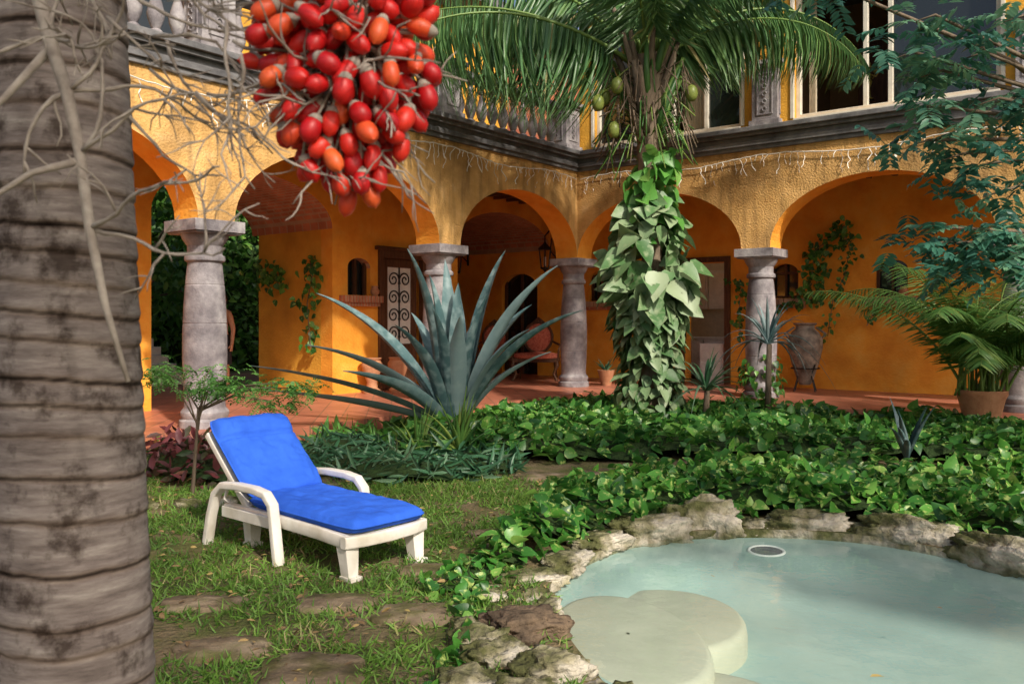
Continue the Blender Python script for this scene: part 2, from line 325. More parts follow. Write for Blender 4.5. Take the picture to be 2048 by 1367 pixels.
def wall(name,axis,d0,dd,u0,u1,zb,zt,ops,mats,parent=house):
    mb=MB()
    mp=(lambda u,d,z:(u,d,z)) if axis=='x' else (lambda u,d,z:(d,u,z))
    def quad(pts,mi=0): mb.add([mp(*p) for p in pts],[(0,1,2,3)],mi)
    ops=sorted(ops); cur=u0
    def solid(a,b):
        if b-a<1e-6: return
        quad([(a,d0,zb),(b,d0,zb),(b,d0,zt),(a,d0,zt)]); quad([(a,dd,zb),(b,dd,zb),(b,dd,zt),(a,dd,zt)])
        quad([(a,d0,zt),(b,d0,zt),(b,dd,zt),(a,dd,zt)]); quad([(a,d0,zb),(b,d0,zb),(b,dd,zb),(a,dd,zb)])
    for op in ops:
        a,b,z0,zs,za=op[:5]; solid(cur,a); 
        nseg=1 if abs(za-zs)<1e-6 else 28
        us=[(a+b)/2-(b-a)/2*math.cos(math.pi*i/nseg) for i in range(nseg+1)]
        hz=[zs+(za-zs)*math.sqrt(max(0,1-((u-(a+b)/2)/((b-a)/2))**2)) if nseg>1 else zs for u in us]
        for i in range(nseg):
            A,B,ha,hb=us[i],us[i+1],hz[i],hz[i+1]
            for d in (d0,dd): quad([(A,d,ha),(B,d,hb),(B,d,zt),(A,d,zt)])
            quad([(A,d0,ha),(B,d0,hb),(B,dd,hb),(A,dd,ha)],1 if len(mats)>1 else 0)
        quad([(a,d0,zt),(b,d0,zt),(b,dd,zt),(a,dd,zt)])
        if z0 is not None and z0>zb:
            for d in (d0,dd): quad([(a,d,zb),(b,d,zb),(b,d,z0),(a,d,z0)])
            quad([(a,d0,z0),(b,d0,z0),(b,dd,z0),(a,dd,z0)])
        if z0 is not None:
            zz=max(z0,zb)
            for u in (a,b): quad([(u,d0,zz),(u,dd,zz),(u,dd,zs),(u,d0,zs)])
        cur=b
    solid(cur,u1)
    for u in (u0,u1):
        if not any(op[2] is None and (abs(op[0]-u)<1e-6 or abs(op[1]-u)<1e-6) for op in ops):
            quad([(u,d0,zb),(u,dd,zb),(u,dd,zt),(u,d0,zt)])
    me=bpy.data.meshes.new(name); me.from_pydata(mb.v,[],mb.f)
    for m in mats: me.materials.append(m)
    me.polygons.foreach_set('material_index',mb.m)
    bm=bmesh.new(); bm.from_mesh(me); bmesh.ops.remove_doubles(bm,verts=bm.verts,dist=1e-5); bmesh.ops.recalc_face_normals(bm,faces=bm.faces); bm.to_mesh(me); bm.free()
    o=bpy.data.objects.new(name,me); link(o,parent); return o

ZS,ZA,ZT=2.71,3.80,4.35
def pier(c): return (c-.25,c+.25,None,ZS,ZS)
wall('arcade_wall_left','y',0,-.5,-12.25,.5,ZS-.01,ZT,[pier(.25),(-3.42,0,None,ZS,ZA),pier(-3.67),(-7.63,-3.92,None,ZS,ZA),pier(-7.88),(-11.75,-8.13,None,ZS,ZA),pier(-12.0)],[M['yellow'],M['orange']])
wall('arcade_wall_right','x',0,.5,0,11.45,ZS-.01,ZT,[(0,3.315,None,ZS,ZA),pier(3.565),(3.815,7.135,None,ZS,ZA),pier(7.385),(7.635,10.95,None,ZS,ZA),pier(11.2)],[M['yellow'],M['orange']])
sw=.56
def wn(c): return (c-sw/2,c+sw/2,1.93,2.42,2.60)
wall('gallery_back_wall_right','x',2.6,2.9,-7.0,12,.2,4.3,[(-3.92,-2.84,.2,2.25,2.62),wn(-1.11),(.985,1.88,.2,2.69,2.69),wn(3.1),wn(5.07),wn(7.6)],[M['orange']])
wall('gallery_back_wall_left','y',-2.5,-2.8,-16,2.6,.2,4.3,[(-7.3,-3.95,.2,3.1,3.88),(-3.6,-3.06,1.95,2.45,2.62),(-2.81,-1.68,.2,2.71,2.71),(-.65,2.597,.2,3.14,3.85)],[M['orange'],M['brick']])
wall('passage_side_wall','x',-3.95,-3.65,-4.6,-2.8,.2,4.3,[],[M['ochre']])
wall('passage_near_wall','x',-7.3,-7.6,-4.6,-2.8,.2,4.3,[],[M['ochre']])
wall('alcove_side_wall','x',-.65,-.95,-7,-2.8,.2,4.3,[],[M['orange']])
wall('alcove_end_wall','y',-7,-7.2,-.65,2.6,.2,4.3,[],[M['orange']])
wall('room_end_wall','y',-4.6,-4.8,-3.65,-.95,.2,4.3,[],[M['ochre']])
def vault(name,x0,x1,y0,y1,zs,za):
    mb=MB(); n=24
    for i in range(n):
        a0=math.pi*i/n;a1=math.pi*(i+1)/n; c=(y0+y1)/2;h=(y1-y0)/2
        ya,yb=c-h*math.cos(a0),c-h*math.cos(a1); za_,zb_=zs+(za-zs)*math.sin(a0),zs+(za-zs)*math.sin(a1)
        mb.add([(x0,ya,za_),(x1,ya,za_),(x1,yb,zb_),(x0,yb,zb_)],[(0,1,2,3)])
    return mb.build(name,[M['brick']],house,smooth=True)
vault('passage_brick_vault',-4.8,-2.8,-7.3,-3.95,3.1,3.88)
vault('alcove_brick_vault',-7,-2.8,-.65,2.6,3.14,3.85)
mb=MB()
mb.box((-7.2,-16,4.30),(-.5,2.9,4.62)); mb.box((-.5,.5,4.30),(12,2.9,4.62)); mb.box((-7.2,2.9,4.3),(12,3.5,4.62))
mb.box((-.5,-12.25,4.36),(0,0,4.62)); mb.box((-.5,0,4.36),(12,.5,4.62))
mb.build('floor_slab',[M['stone']],house)
mb=MB(); mb.box((-2.5,-16,4.22),(-.5,2.6,4.28)); mb.box((-.5,.5,4.22),(12,2.6,4.28)); mb.build('cane_ceiling',[M['cane']],house)
mb=MB()
for i in range(40):
    y=-15.7+i*.45
    if y<2.4: mb.box((-2.49,y,4.10),(-.51,y+.09,4.215))
for i in range(27):
    x=-.3+i*.45; mb.box((x,.51,4.10),(x+.09,2.59,4.215))
mb.build('ceiling_beams',[M['wood']],house)
mb=MB()
for z0,z1,p in [(4.352,4.42,.05),(4.42,4.50,.09),(4.50,4.58,.05),(4.58,4.64,.13),(4.64,4.72,.19)]:
    mb.box((-.5,-12.4,z0+.0),(p,-p,z1-.001)); mb.box((-.5,-p,z0),(12,.5,z1-.001))
mb.build('cornice',[M['stoned']],house,bevel=.008)
PROF=[(.30,.0),(.30,.09),(.265,.11),(.285,.15),(.285,.19),(.245,.24),(.24,.3),(.252,.55),(.2555,.68),(.247,.688),(.2565,.696),(.262,.85),(.260,1.15),(.257,1.25),(.248,1.258),(.256,1.266),(.245,1.5),(.230,1.72),(.222,1.728),(.228,1.736),(.222,1.8),(.205,1.97),(.20,2.0),(.235,2.02),(.24,2.05),(.235,2.08),(.205,2.10),(.205,2.2),(.235,2.24),(.27,2.30),(.285,2.35),(.285,2.362)]
cc=[(-.25,.25),(-.25,-3.67),(-.25,-7.88),(-.25,-12.0),(3.565,.25),(7.385,.25),(11.2,.25)]
for i,(x,y) in enumerate(cc):
    mb=MB(); mb.lathe(PROF,(x,y,.2),n=32)
    mb.box((x-.34,y-.34,2.562),(x+.34,y+.34,2.70)); mb.box((x-.31,y-.31,2.54),(x+.31,y+.31,2.5615))
    mb.build('column_%d'%(i+1),[M['stone']],house,smooth=True,auto=35,bevel=.01)
mb=MB(); mb.box((-9,-16,0),(.7,6,.2)); mb.box((.7,-.9,0),(13,6,.2)); mb.build('terrace_floor',[M['tile']],house)
wall('upper_wall_right','x',.06,.36,0,12,4.72,7.6,[(.35,3.29,4.80,6.95,6.95),(4.2,7.17,4.80,6.95,6.95),(8.0,10.9,4.80,6.95,6.95)],[M['ochre']])
mb=MB(); mb.box((-.2,-.35,7.6),(12.3,3.6,7.85)); mb.build('roof',[M['stoned']],house)
mb=MB(); mb.box((-.2,3.3,4.62),(12,3.5,7.6)); mb.box((-.0,.36,4.62),(.12,3.3,7.6)); mb.box((3.66,.36,4.62),(3.76,3.3,7.6)); mb.box((7.5,.36,4.62),(7.6,3.3,7.6)); mb.build('upper_room_walls',[M['room']],house)
def window(name,x0,x1,z0,z1,mull,y=.2):
    mb=MB(); t=.07
    mb.box((x0,y-.05,z0),(x0+t,y+.05,z1)); mb.box((x1-t,y-.05,z0),(x1,y+.05,z1)); mb.box((x0+t,y-.05,z0),(x1-t,y+.05,z0+t)); mb.box((x0+t,y-.05,z1-t),(x1-t,y+.05,z1))
    for m in mull: mb.box((m-.035,y-.04,z0+t),(m+.035,y+.04,z1-t))
    mb.box((x0-.0,-.0,z0-.07),(x1+.0,.055,z0-.01))
    mb.box((x0-.06,.035,z0),(x0,.09,z1)); mb.box((x1,.035,z0),(x1+.06,.09,z1))
    mb.build(name,[M['frame']],house,bevel=.006)
window('window_frame_1',.35,3.29,4.80,6.95,[1.2,1.95,2.6])
window('window_frame_2',4.2,7.17,4.80,6.95,[5.29,5.66])
window('window_frame_3',8.0,10.9,4.80,6.95,[9.4])
mb=MB()
for x0,x1 in [(.42,1.2),(5.7,7.1),(2.6,3.2),(8.05,9.4)]: mb.box((x0,.215,4.87),(x1,.225,6.88))
mb.build('window_glass',[M['glass']],house)
mb=MB()
for x0,x1,y in [(2.0,2.5,.5),(2.75,3.25,.5),(1.25,1.5,.5),(4.3,4.42,.5)]:
    n=40
    vs=[];fs=[]
    for i in range(n+1):
        u=x0+(x1-x0)*i/n; dy=.03*math.sin(i*1.3)
        vs+= [(u,y+dy,4.75),(u,y+dy*.6,6.95)]
    for i in range(n): fs.append((2*i,2*i+2,2*i+3,2*i+1))
    mb.add(vs,fs)
mb.build('curtains',[M['curtain']],house,smooth=True)
mb=MB(); mb.box((4.6,2.2,4.62),(5.2,2.7,6.6)); mb.box((5.35,2.0,4.62),(6.4,2.6,5.45)); mb.build('upper_room_cabinet',[M['wood']],house,bevel=.02)
mb=MB(); mb.lathe([(.10,0),(.04,.04),(.025,.2),(.06,.3),(.025,.4),(.02,.5)],(4.95,1.6,5.3),n=14)
for a in range(5):
    t=a*1.257; mb.tube([(4.95,1.6,5.75),(4.95+.12*math.cos(t),1.6+.12*math.sin(t),5.68),(4.95+.2*math.cos(t),1.6+.2*math.sin(t),5.80)],.012,n=6); mb.lathe([(.03,0),(.035,.02),(.02,.08)],(4.95+.2*math.cos(t),1.6+.2*math.sin(t),5.80),n=8)
mb.tube([(4.95,1.6,5.7),(4.95,1.6,7.6)],.01,n=5); mb.build('chandelier',[M['yelpot']],house,smooth=True)
def pedestal(x,y,h=1.0,w=.46):
    mb=MB()
    def bx(hw,z0,z1): mb.box((x-hw,y-hw,z0),(x+hw,y+hw,z1))
    z=4.722
    bx(w/2+.04,z,z+.10); bx(w/2,z+.10,z+h-.12); bx(w/2+.03,z+h-.12,z+h-.07); bx(w/2+.08,z+h-.07,z+h)
    for (ax,s) in (('x',1),('y',-1)):
        f=w/2+.015
        pz0,pz1=z+.18,z+h-.2; hw=w*.32
        for (a0,a1,b0,b1) in [(-hw,-hw+.03,pz0,pz1),(hw-.03,hw,pz0,pz1),(-hw+.03,hw-.03,pz0,pz0+.03),(-hw+.03,hw-.03,pz1-.03,pz1)]:
            if ax=='x': mb.box((x+w/2-.01,y+a0,b0),(x+f,y+a1,b1))
            else: mb.box((x+a0,y-f,b0),(x+a1,y-w/2+.01,b1))
        for k in range(5):
            zz=pz0+.1+k*(pz1-pz0-.2)/4; r_=.035
            c=(x+w/2,y,zz) if ax=='x' else (x,y-w/2,zz)
            pts=[(c[0]+(0.012 if ax=='x' else r_*math.cos(t)),c[1]+(r_*math.cos(t) if ax=='x' else -.012),zz+r_*math.sin(t)) for t in np.linspace(0,5.2,9)]
            mb.tube(pts,.010,n=5)
    return mb
for i,(x,y,h) in enumerate([(-.18,-.22,.92),(-.18,-3.67,.92),(-.18,-7.88,.92),(-.18,-12,.92)]):
    pedestal(x,y,h).build('balustrade_post_%d'%(i+1),[M['stone']],house,bevel=.006)
for i,x in enumerate([3.565+.18,7.585]):
    pedestal(x,.16,1.08,.44).build('pilaster_%d'%(i+1),[M['stone']],house,bevel=.006)
BP=[(.075,0),(.075,.05),(.045,.07),(.06,.10),(.095,.2),(.10,.26),(.075,.36),(.045,.46),(.038,.52),(.055,.54),(.055,.57),(.04,.59),(.05,.64),(.075,.66),(.075,.70)]
mb=MB()
for a,b in [(-3.4,-.48),(-7.6,-3.95),(-11.7,-8.15)]:
    n=int((b-a)/.27)
    for i in range(n):
        mb.lathe(BP,(-.18,a+(i+.5)*(b-a)/n,4.79),n=12)
mb.build('balusters',[M['stone']],house,smooth=True,auto=40)
mb=MB()
for a,b in [(-3.4,-.48),(-7.62,-3.93),(-11.7,-8.15)]:
    mb.box((-.29,a,4.722),(-.07,b,4.79)); mb.box((-.31,a,5.49),(-.05,b,5.60))
mb.build('balustrade_rails',[M['stoned']],house,bevel=.01)
wall('upper_wall_left','y',-3.2,-3.5,-19,1.9,4.62,8.2,[(-11.2,-9.6,4.7,6.3,6.9),(-7.4,-5.6,4.7,6.3,6.9),(-3.2,-1.4,4.7,6.3,6.9)],[M['ochre'],M['brickv']])
wall('upper_brick_wall','y',-3.2,-3.5,1.9,7,4.62,8.2,[],[M['brickv']])
mb=MB(); mb.box((-3.6,-11.3,4.7),(-3.52,-9.5,7)); mb.box((-3.6,-7.5,4.7),(-3.52,-5.5,7)); mb.box((-3.6,-3.3,4.7),(-3.52,-1.3,7)); mb.build('upper_dark_sheets',[M['glass']],house)  # near-black sheets behind the arches stand in for the shade inside
mb=MB(); mb.box((-7,-19,8.2),(-2.4,7,8.4)); mb.build('upper_left_roof',[M['stoned']],house)
mb=MB(); ms=MB(); mg=MB()
for c in (-1.11,3.1,5.07,7.6):
    mb.box((c-.28,2.70,1.93),(c-.23,2.76,2.6)); mb.box((c+.23,2.70,1.93),(c+.28,2.76,2.6)); mb.box((c-.02,2.70,1.93),(c+.02,2.76,2.6)); mb.box((c-.23,2.70,1.93),(c-.02,2.76,1.98)); mb.box((c+.02,2.7,1.93),(c+.23,2.76,1.98)); mb.box((c-.23,2.70,2.40),(c-.02,2.76,2.44));mb.box((c+.02,2.70,2.40),(c+.23,2.76,2.44))
    mg.box((c-.3,2.78,1.9),(c+.3,2.80,2.62))
    for k in range(9): ms.box((c-.47+k*.104,2.44,1.80),(c-.47+k*.104+.092,2.60,1.92)); 
    ms.box((c-.43,2.50,1.73),(c+.43,2.60,1.799))
mb.box((-3.9,2.70,.2),(-3.84,2.76,2.6)); mb.box((-2.92,2.70,.2),(-2.86,2.76,2.6)); mb.box((-3.41,2.7,.2),(-3.35,2.76,2.6)); mg.box((-4,2.78,.2),(-2.8,2.80,2.65))
c=-3.33
mb.box((-2.66,c-.27,1.95),(-2.6,c-.22,2.6)); mb.box((-2.66,c+.22,1.95),(-2.6,c+.27,2.6)); mb.box((-2.66,c-.02,1.95),(-2.6,c+.02,2.6)); mg.box((-2.72,c-.3,1.9),(-2.7,c+.3,2.65))
for k in range(9): ms.box((-2.50,c-.47+k*.104,1.82),(-2.34,c-.47+k*.104+.092,1.94))
ms.box((-2.5,c-.43,1.75),(-2.40,c+.43,1.819))
mb.build('small_window_frames',[M['wood']],house); mg.build('small_window_glass',[M['glass']],house); ms.build('brick_sills',[M['brick']],house,bevel=.006)
mb=MB()
mb.box((-2.56,-2.87,.2),(-2.44,-2.76,2.80)); mb.box((-2.56,-1.73,.2),(-2.44,-1.62,2.80)); mb.box((-2.56,-2.76,2.66),(-2.44,-1.73,2.80)); mb.box((-2.56,-2.95,2.80),(-2.40,-1.54,2.87))
mb.box((-2.62,-2.70,.2),(-2.56,-2.56,2.66)); mb.box((-2.62,-1.93,.2),(-2.56,-1.79,2.66)); mb.box((-2.62,-2.56,.2),(-2.56,-1.93,1.05)); mb.box((-2.62,-2.56,2.5),(-2.56,-1.93,2.66))
mb.box((-2.57,-2.47,.35),(-2.545,-2.02,.9))
mb.build('door_frame',[M['wood']],house,bevel=.01)
mb=MB(); mb.box((-2.60,-2.56,1.05),(-2.59,-1.93,2.5)); mb.build('door_glass',[M['white']],house)
mb=MB()
for k in range(4):
    for sg in (-1,1):
        c=Vector((-2.575,-2.245+sg*.15,1.25+k*.34)); pts=[]
        for t in np.linspace(0,10,34):
            r_=.03+.012*t; pts.append((c.x,c.y+sg*r_*math.cos(t),c.z+r_*math.sin(t)))
        mb.tube(pts,.014,n=5)
mb.tube([(-2.575,-2.245,1.05),(-2.575,-2.245,2.5)],.016,n=5)
mb.build('door_scrollwork',[M['iron']],house)
def lantern(name,x,y,z,ax,k_=1.5):
    mb=MB(); o=Vector((0,0,0)); out=Vector((1,0,0)) if ax=='x' else Vector((0,-1,0))
    mb.tube([o+Vector((0,0,.25)),o+out*.14+Vector((0,0,.34)),o+out*.3+Vector((0,0,.22)),o+out*.3+Vector((0,0,.12))],.013,n=6)
    mb.tube([o+out*.005+Vector((0,0,.36)),o+out*.005+Vector((0,0,-.15))],.02,n=6)
    mb.tube([o+Vector((0,0,-.1)),o+out*.16+Vector((0,0,0)),o+out*.12+Vector((0,0,.2))],.01,n=6)
    c=o+out*.3
    mb.lathe([(.01,.13),(.03,.10),(.11,.03),(.115,.01)][::-1],c,n=6)
    for k in range(6):
        a=k*math.pi/3; mb.tube([c+Vector((.10*math.cos(a),.10*math.sin(a),.01)),c+Vector((.065*math.cos(a),.065*math.sin(a),-.26))],.009,n=4)
    mb.lathe([(.015,-.33),(.03,-.30),(.075,-.28),(.075,-.26)],c,n=6)
    mb.lathe([(.02,-.24),(.02,-.1)],c,n=8,mi=1)
    ob=mb.build(name,[M['iron'],M['white']],house,loc=(x,y,z)); ob.scale=(k_,)*3
lantern('wall_lantern_1',-2.5,-1.3,3.15,'x'); lantern('wall_lantern_2',-2.30,2.6,3.1,'y'); lantern('wall_lantern_3',-5.0,2.6,3.1,'y')
mb=MB()
mb.box((-.5,4.2,.2),(4.5,4.4,3.3),1)
for k in range(5):
    x=-.3+k*.62
    mb.box((x,3.6,.3),(x+.6,4.18,1.08)); mb.box((x+.05,3.57,.36),(x+.55,3.598,1.02)); mb.box((x,3.85,1.75),(x+.6,4.18,2.6)); mb.box((x+.05,3.82,1.8),(x+.55,3.848,2.55))
mb.box((-.35,3.55,1.085),(2.85,4.19,1.13))
mb.box((-.8,2.9,.2),(-.6,4.4,3.3),1); mb.box((4.5,2.9,.2),(4.6,4.4,3.3),1)
mb.box((1.30,2.65,.2),(1.82,3.05,1.02)); mb.box((1.34,2.635,.3),(1.78,2.648,.62)); mb.box((1.34,2.635,.66),(1.78,2.648,.96))
mb.build('kitchen_cabinets',[M['white'],M['curtain']],house,bevel=.006)
mb=MB(); mb.box((.86,2.55,.2),(.985,2.62,2.8)); mb.box((1.88,2.55,.2),(2.0,2.62,2.8)); mb.box((.985,2.55,2.69),(1.88,2.62,2.8)); mb.build('kitchen_doorframe',[M['wood']],house)
mb=MB()
def lights(f,L0):
    pts=[];n=int(L0/.10); rr=random.Random(3)
    for i in range(n+1):
        u=L0*i/n; pts.append(f(u,4.20+.05*math.sin(u*2.1)+rr.uniform(-.01,.01)))
    mb.tube(pts,.009,n=4)
    for i in range(1,n):
        if rr.random()<.25: continue
        p=Vector(pts[i]); q=p.copy(); pp=[p.copy()]
        for k in range(rr.randint(2,7)):
            q=q+Vector((rr.uniform(-.04,.04),rr.uniform(-.04,.04),-.05)); pp.append(q.copy())
        mb.tube(pp,.0065,n=3)
lights(lambda u,z:(.05,-u-.1,z),11.8); lights(lambda u,z:(u+.1,-.05,z),11)
mb.build('icicle_light_string',[M['wire']],house)

# ---------------------------------------------------------------- ground with pool hole
POOL=smoothpoly([(.22,4.9),(.24,4.3),(.33,3.8),(.5,3.2),(.9,2.6),(1.7,2.2),(2.7,2.2),(3.5,2.9),(3.6,4.0),(3.2,5.0),(2.88,5.6),(2.5,5.98),(2.0,6.15),(1.4,6.15),(.9,5.95),(.5,5.5)],5)
bm=bmesh.new(); outer=[bm.verts.new((x,y,0)) for x,y in [(-150,-150),(150,-150),(150,150),(-150,150)]]
inner=[bm.verts.new((x,y,0)) for x,y in POOL]; es=[]
for lp in (outer,inner):
    for i in range(len(lp)): es.append(bm.edges.new((lp[i],lp[(i+1)%len(lp)])))
bmesh.ops.triangle_fill(bm,use_beauty=True,use_dissolve=False,edges=es)
bmesh.ops.recalc_face_normals(bm,faces=bm.faces)
me=bpy.data.meshes.new('ground'); bm.to_mesh(me); bm.free(); me.materials.append(M['soil'])
link(bpy.data.objects.new('ground',me))
pool=empty('wading_pool')
mb=MB(); n=len(POOL); cx,cy=1.9,4.2
def ringmesh(rings,mi):
    vs=[];fs=[]
    for k,z in rings:
        for x,y in POOL: vs.append((cx+(x-cx)*k,cy+(y-cy)*k,z))
    for j in range(len(rings)-1):
        for i in range(n): k=(i+1)%n; fs.append((j*n+i,j*n+k,(j+1)*n+k,(j+1)*n+i))
    mb.add(vs,fs,mi)
ringmesh([(1.0,.0),(1.0,-.06)],1)
ringmesh([(1.0,-.06),(.97,-.075),(.90,-.095),(.83,-.11),(.78,-.19),(.72,-.27),(.5,-.31),(.02,-.32)],0)
mb.build('basin',[M['plaster'],M['lime']],pool,smooth=True)
def lobe(name,cx,cy,rx,ry,zt,rot=0,zb=-.34):
    mb=MB(); n=48; vs=[];fs=[]
    prof=[(1.0,zb),(1.0,zt-.07),(.985,zt-.03),(.95,zt-.006),(.9,zt),(.5,zt+.004),(.02,zt+.006)]
    for k,z in prof:
        for i in range(n):
            a=2*math.pi*i/n; x=rx*k*math.cos(a); y=ry*k*math.sin(a)
            vs.append((cx+x*math.cos(rot)-y*math.sin(rot),cy+x*math.sin(rot)+y*math.cos(rot),z))
    for j in range(len(prof)-1):
        for i in range(n): k=(i+1)%n; fs.append((j*n+i,j*n+k,(j+1)*n+k,(j+1)*n+i))
    mb.add(vs,fs); mb.build(name,[M['plaster2']],pool,smooth=True)
lobe('step_1',.58,4.30,.38,.66,-.07,.12); lobe('step_2',.86,4.80,.44,.52,-.15,-.25); lobe('step_3',.90,3.45,.46,.66,-.15,.2)
me=bpy.data.meshes.new('water'); me.from_pydata([(x,y,-.045) for x,y in POOL],[],[tuple(range(len(POOL)))]); me.materials.append(M['water'])
if me.polygons[0].normal.z<0: me.flip_normals()
link(bpy.data.objects.new('water',me),pool)
mb=MB(); DY=5.95; pts=[(1.76+.12*math.cos(a),DY+.09*math.sin(a),-.098+.012*math.sin(a)) for a in np.linspace(0,2*math.pi,33)]
mb.tube(pts,.012,n=8)
vs=[(1.76,DY,-.092)]+[(1.76+.115*math.cos(a),DY+.085*math.sin(a),-.094+.012*math.sin(a)) for a in np.linspace(0,2*math.pi,33)[:-1]]
mb.add(vs,[(0,1+i,1+(i+1)%32) for i in range(32)],1); mb.build('drain_ring',[M['white'],M['stoned']],pool,smooth=True)
V_,F_,r_=scatter_vf(OVAL,np.array([[1.55,3.72,-.040],[2.3,4.6,-.040],[1.2,5.2,-.040]]),np.array([[1,.3,0],[-.4,1,0],[1,-1,0.]]),np.array([[0,0,1.]]*3),np.array([.075,.04,.03]),np.array([.9,.5,.7]))
build_np('floating_leaves',V_,F_,r_,M['litter'])

def rock(name,c,s,mat,rot=0,seed=0,sub=4):
    bm=bmesh.new(); bmesh.ops.create_icosphere(bm,subdivisions=sub+(1 if sub==4 else 0),radius=1)
    for v in bm.verts:
        p=v.co.copy(); q=p*1.5+Vector((seed*3.7,seed*1.3,seed))
        k=1+.38*noise.noise(q)+.20*noise.noise(q*2.3)+.12*noise.noise(q*5.5)+.06*noise.noise(q*13)
        p=Vector([math.copysign(abs(t)**.75,t) for t in p])*k
        v.co=Vector((p.x*s[0],p.y*s[1],p.z*s[2]))
    me=bpy.data.meshes.new(name); bm.to_mesh(me); bm.free(); me.materials.append(mat)
    for p in me.polygons: p.use_smooth=True
    o=bpy.data.objects.new(name,me); o.location=c; o.rotation_euler=(0,0,rot); return link(o)
rk=[((.95,6.10,-.0),(.32,.15,.12),.25),((1.40,6.28,.02),(.27,.14,.16),0),((2.15,6.26,-.01),(.32,.13,.11),-.1),((1.8,6.30,-.03),(.18,.12,.08),0),
    ((2.72,5.98,-.0),(.36,.15,.13),-.75),((3.12,5.45,.0),(.36,.16,.12),-1.1),((3.5,4.6,.0),(.4,.17,.12),-1.4),((3.80,3.7,.0),(.4,.2,.12),-1.5),
    ((.60,5.80,.0),(.22,.13,.07),.8),((.33,5.35,-.01),(.2,.13,.055),1.1),((.10,5.0,-.02),(.2,.13,.05),.4),((-.12,4.72,-.02),(.15,.12,.045),0),((.10,4.66,-.03),(.15,.09,.055),0),
    ((-.14,3.95,.0),(.12,.10,.08),0),((-.08,3.78,0),(.13,.11,.09),.5),((.16,3.62,.0),(.17,.13,.10),.3),((-.18,3.45,0),(.15,.12,.09),0),((.36,3.2,0),(.2,.16,.1),.8),((.05,3.3,0),(.16,.14,.1),.2),((-.22,4.12,0),(.09,.08,.06),0),((.17,4.45,-.01),(.12,.08,.05),1.4),((.6,2.75,0),(.22,.18,.1),.8),
    ((-.30,4.5,-.02),(.10,.09,.04),0),((-.02,4.42,-.02),(.10,.07,.045),0)]
for i,(c,s,r_) in enumerate(rk): rock('limestone_rock',c,s,M['lime'],r_,i+1)
rock('dark_rock',(.06,4.12,.01),(.20,.15,.09),M['darkrock'],.2,33)
for i,(x,y,s) in enumerate([(-2.35,7.0,.12),(-2.1,7.35,.12),(-1.85,7.5,.10),(-2.6,6.9,.12),(-2.95,6.8,.13),(-1.6,7.65,.09)]): rock('limestone_rock',(x,y,0),(s,s*.8,s*.55),M['lime'],i,i+50,sub=3)
STONES=[(-1.31,3.89,.24,.14),(-.86,3.66,.24,.2),(-.93,4.55,.22,.14),(-.50,4.38,.20,.16),(-.52,5.15,.17,.11),(-1.64,4.53,.24,.13),(.30,8.2,.3,.2),(.95,8.4,.32,.2),(1.75,8.45,.4,.2),(-.15,6.0,.16,.11),(-1.1,3.1,.25,.2)]
mb=MB()
for i,(x,y,a,b) in enumerate(STONES):
    n=28; vs=[];
    for k,z in ((1.0,-.02),(.99,.012),(.93,.022),(.4,.024)):
        for j in range(n):
            t=2*math.pi*j/n; cx_,sx_=math.cos(t),math.sin(t); sq=1/(abs(cx_)**3+abs(sx_)**3)**(1/3)
            rr=k*sq*.92*(1+.45*noise.noise(Vector((cx_*1.1+i*5,sx_*1.1,i)))+.12*noise.noise(Vector((cx_*4+i*5,sx_*4,i))))
            vs.append((x+a*rr*cx_,y+b*rr*sx_,z+.008*noise.noise(Vector((t,i,k*4)))))
    fs=[]
    for q in range(3):
        for j in range(n): k2=(j+1)%n; fs.append((q*n+j,q*n+k2,(q+1)*n+k2,(q+1)*n+j))
    fs.append(tuple(3*n+j for j in range(n))); mb.add(vs,fs)
mb.build('stepping_stones',[M['step']],smooth=True,auto=50)

# ---------------------------------------------------------------- lawn
def grass(name,poly,count,hmin,hmax):
    P=np.column_stack([rng.uniform(min(p[0] for p in poly),max(p[0] for p in poly),count),rng.uniform(min(p[1] for p in poly),max(p[1] for p in poly),count)])
    P=P[inpoly(P,poly)]; P=P[~inpoly(P,POOL)]
    dens=np.array([nz(x,y,1.6,3)+.7*nz(x,y,5,9) for x,y in P]); P=P[dens>rng.uniform(-.60,.16,len(P))]
    k=np.ones(len(P),bool)
    for (x,y,a,b) in STONES: k&=(((P[:,0]-x)/(a*.95))**2+((P[:,1]-y)/(b*1.0))**2)>rng.uniform(.75,1.15,len(P))
    P=P[k]; n=len(P); D=rdir(n,up=.8,zs=.3); D[:,2]=np.abs(D[:,2]); H=rng.uniform(hmin,hmax,n)
    rv=np.clip(np.array([.5+.5*nz(x,y,1.1,20) for x,y in P])+rng.normal(0,.22,n),0,1)
    scatter(name,GRASS,np.column_stack([P,np.zeros(n)]),D,rdir(n),H,rv,M['grass'],W=H*.9+.03)
LAWN=[(-4.2,2.4),(.35,2.4),(.2,4.8),(-.1,5.5),(.3,7.0),(.9,8.3),(-.4,8.2),(-1.5,7.9),(-3,8.3),(-5,8.5)]
grass('lawn_grass',LAWN,100000,.03,.078)
n=1100; P=np.column_stack([rng.uniform(-3.5,.4,n),rng.uniform(2.6,8.3,n),rng.uniform(.018,.045,n)]); P=P[inpoly(P[:,:2],LAWN)]; n=len(P)
scatter('leaf_litter',OVAL,P,rdir(n,zs=.15),rdir(n,up=2.5,zs=.4),rng.uniform(.02,.065,n),rng.random(n),M['litter'])

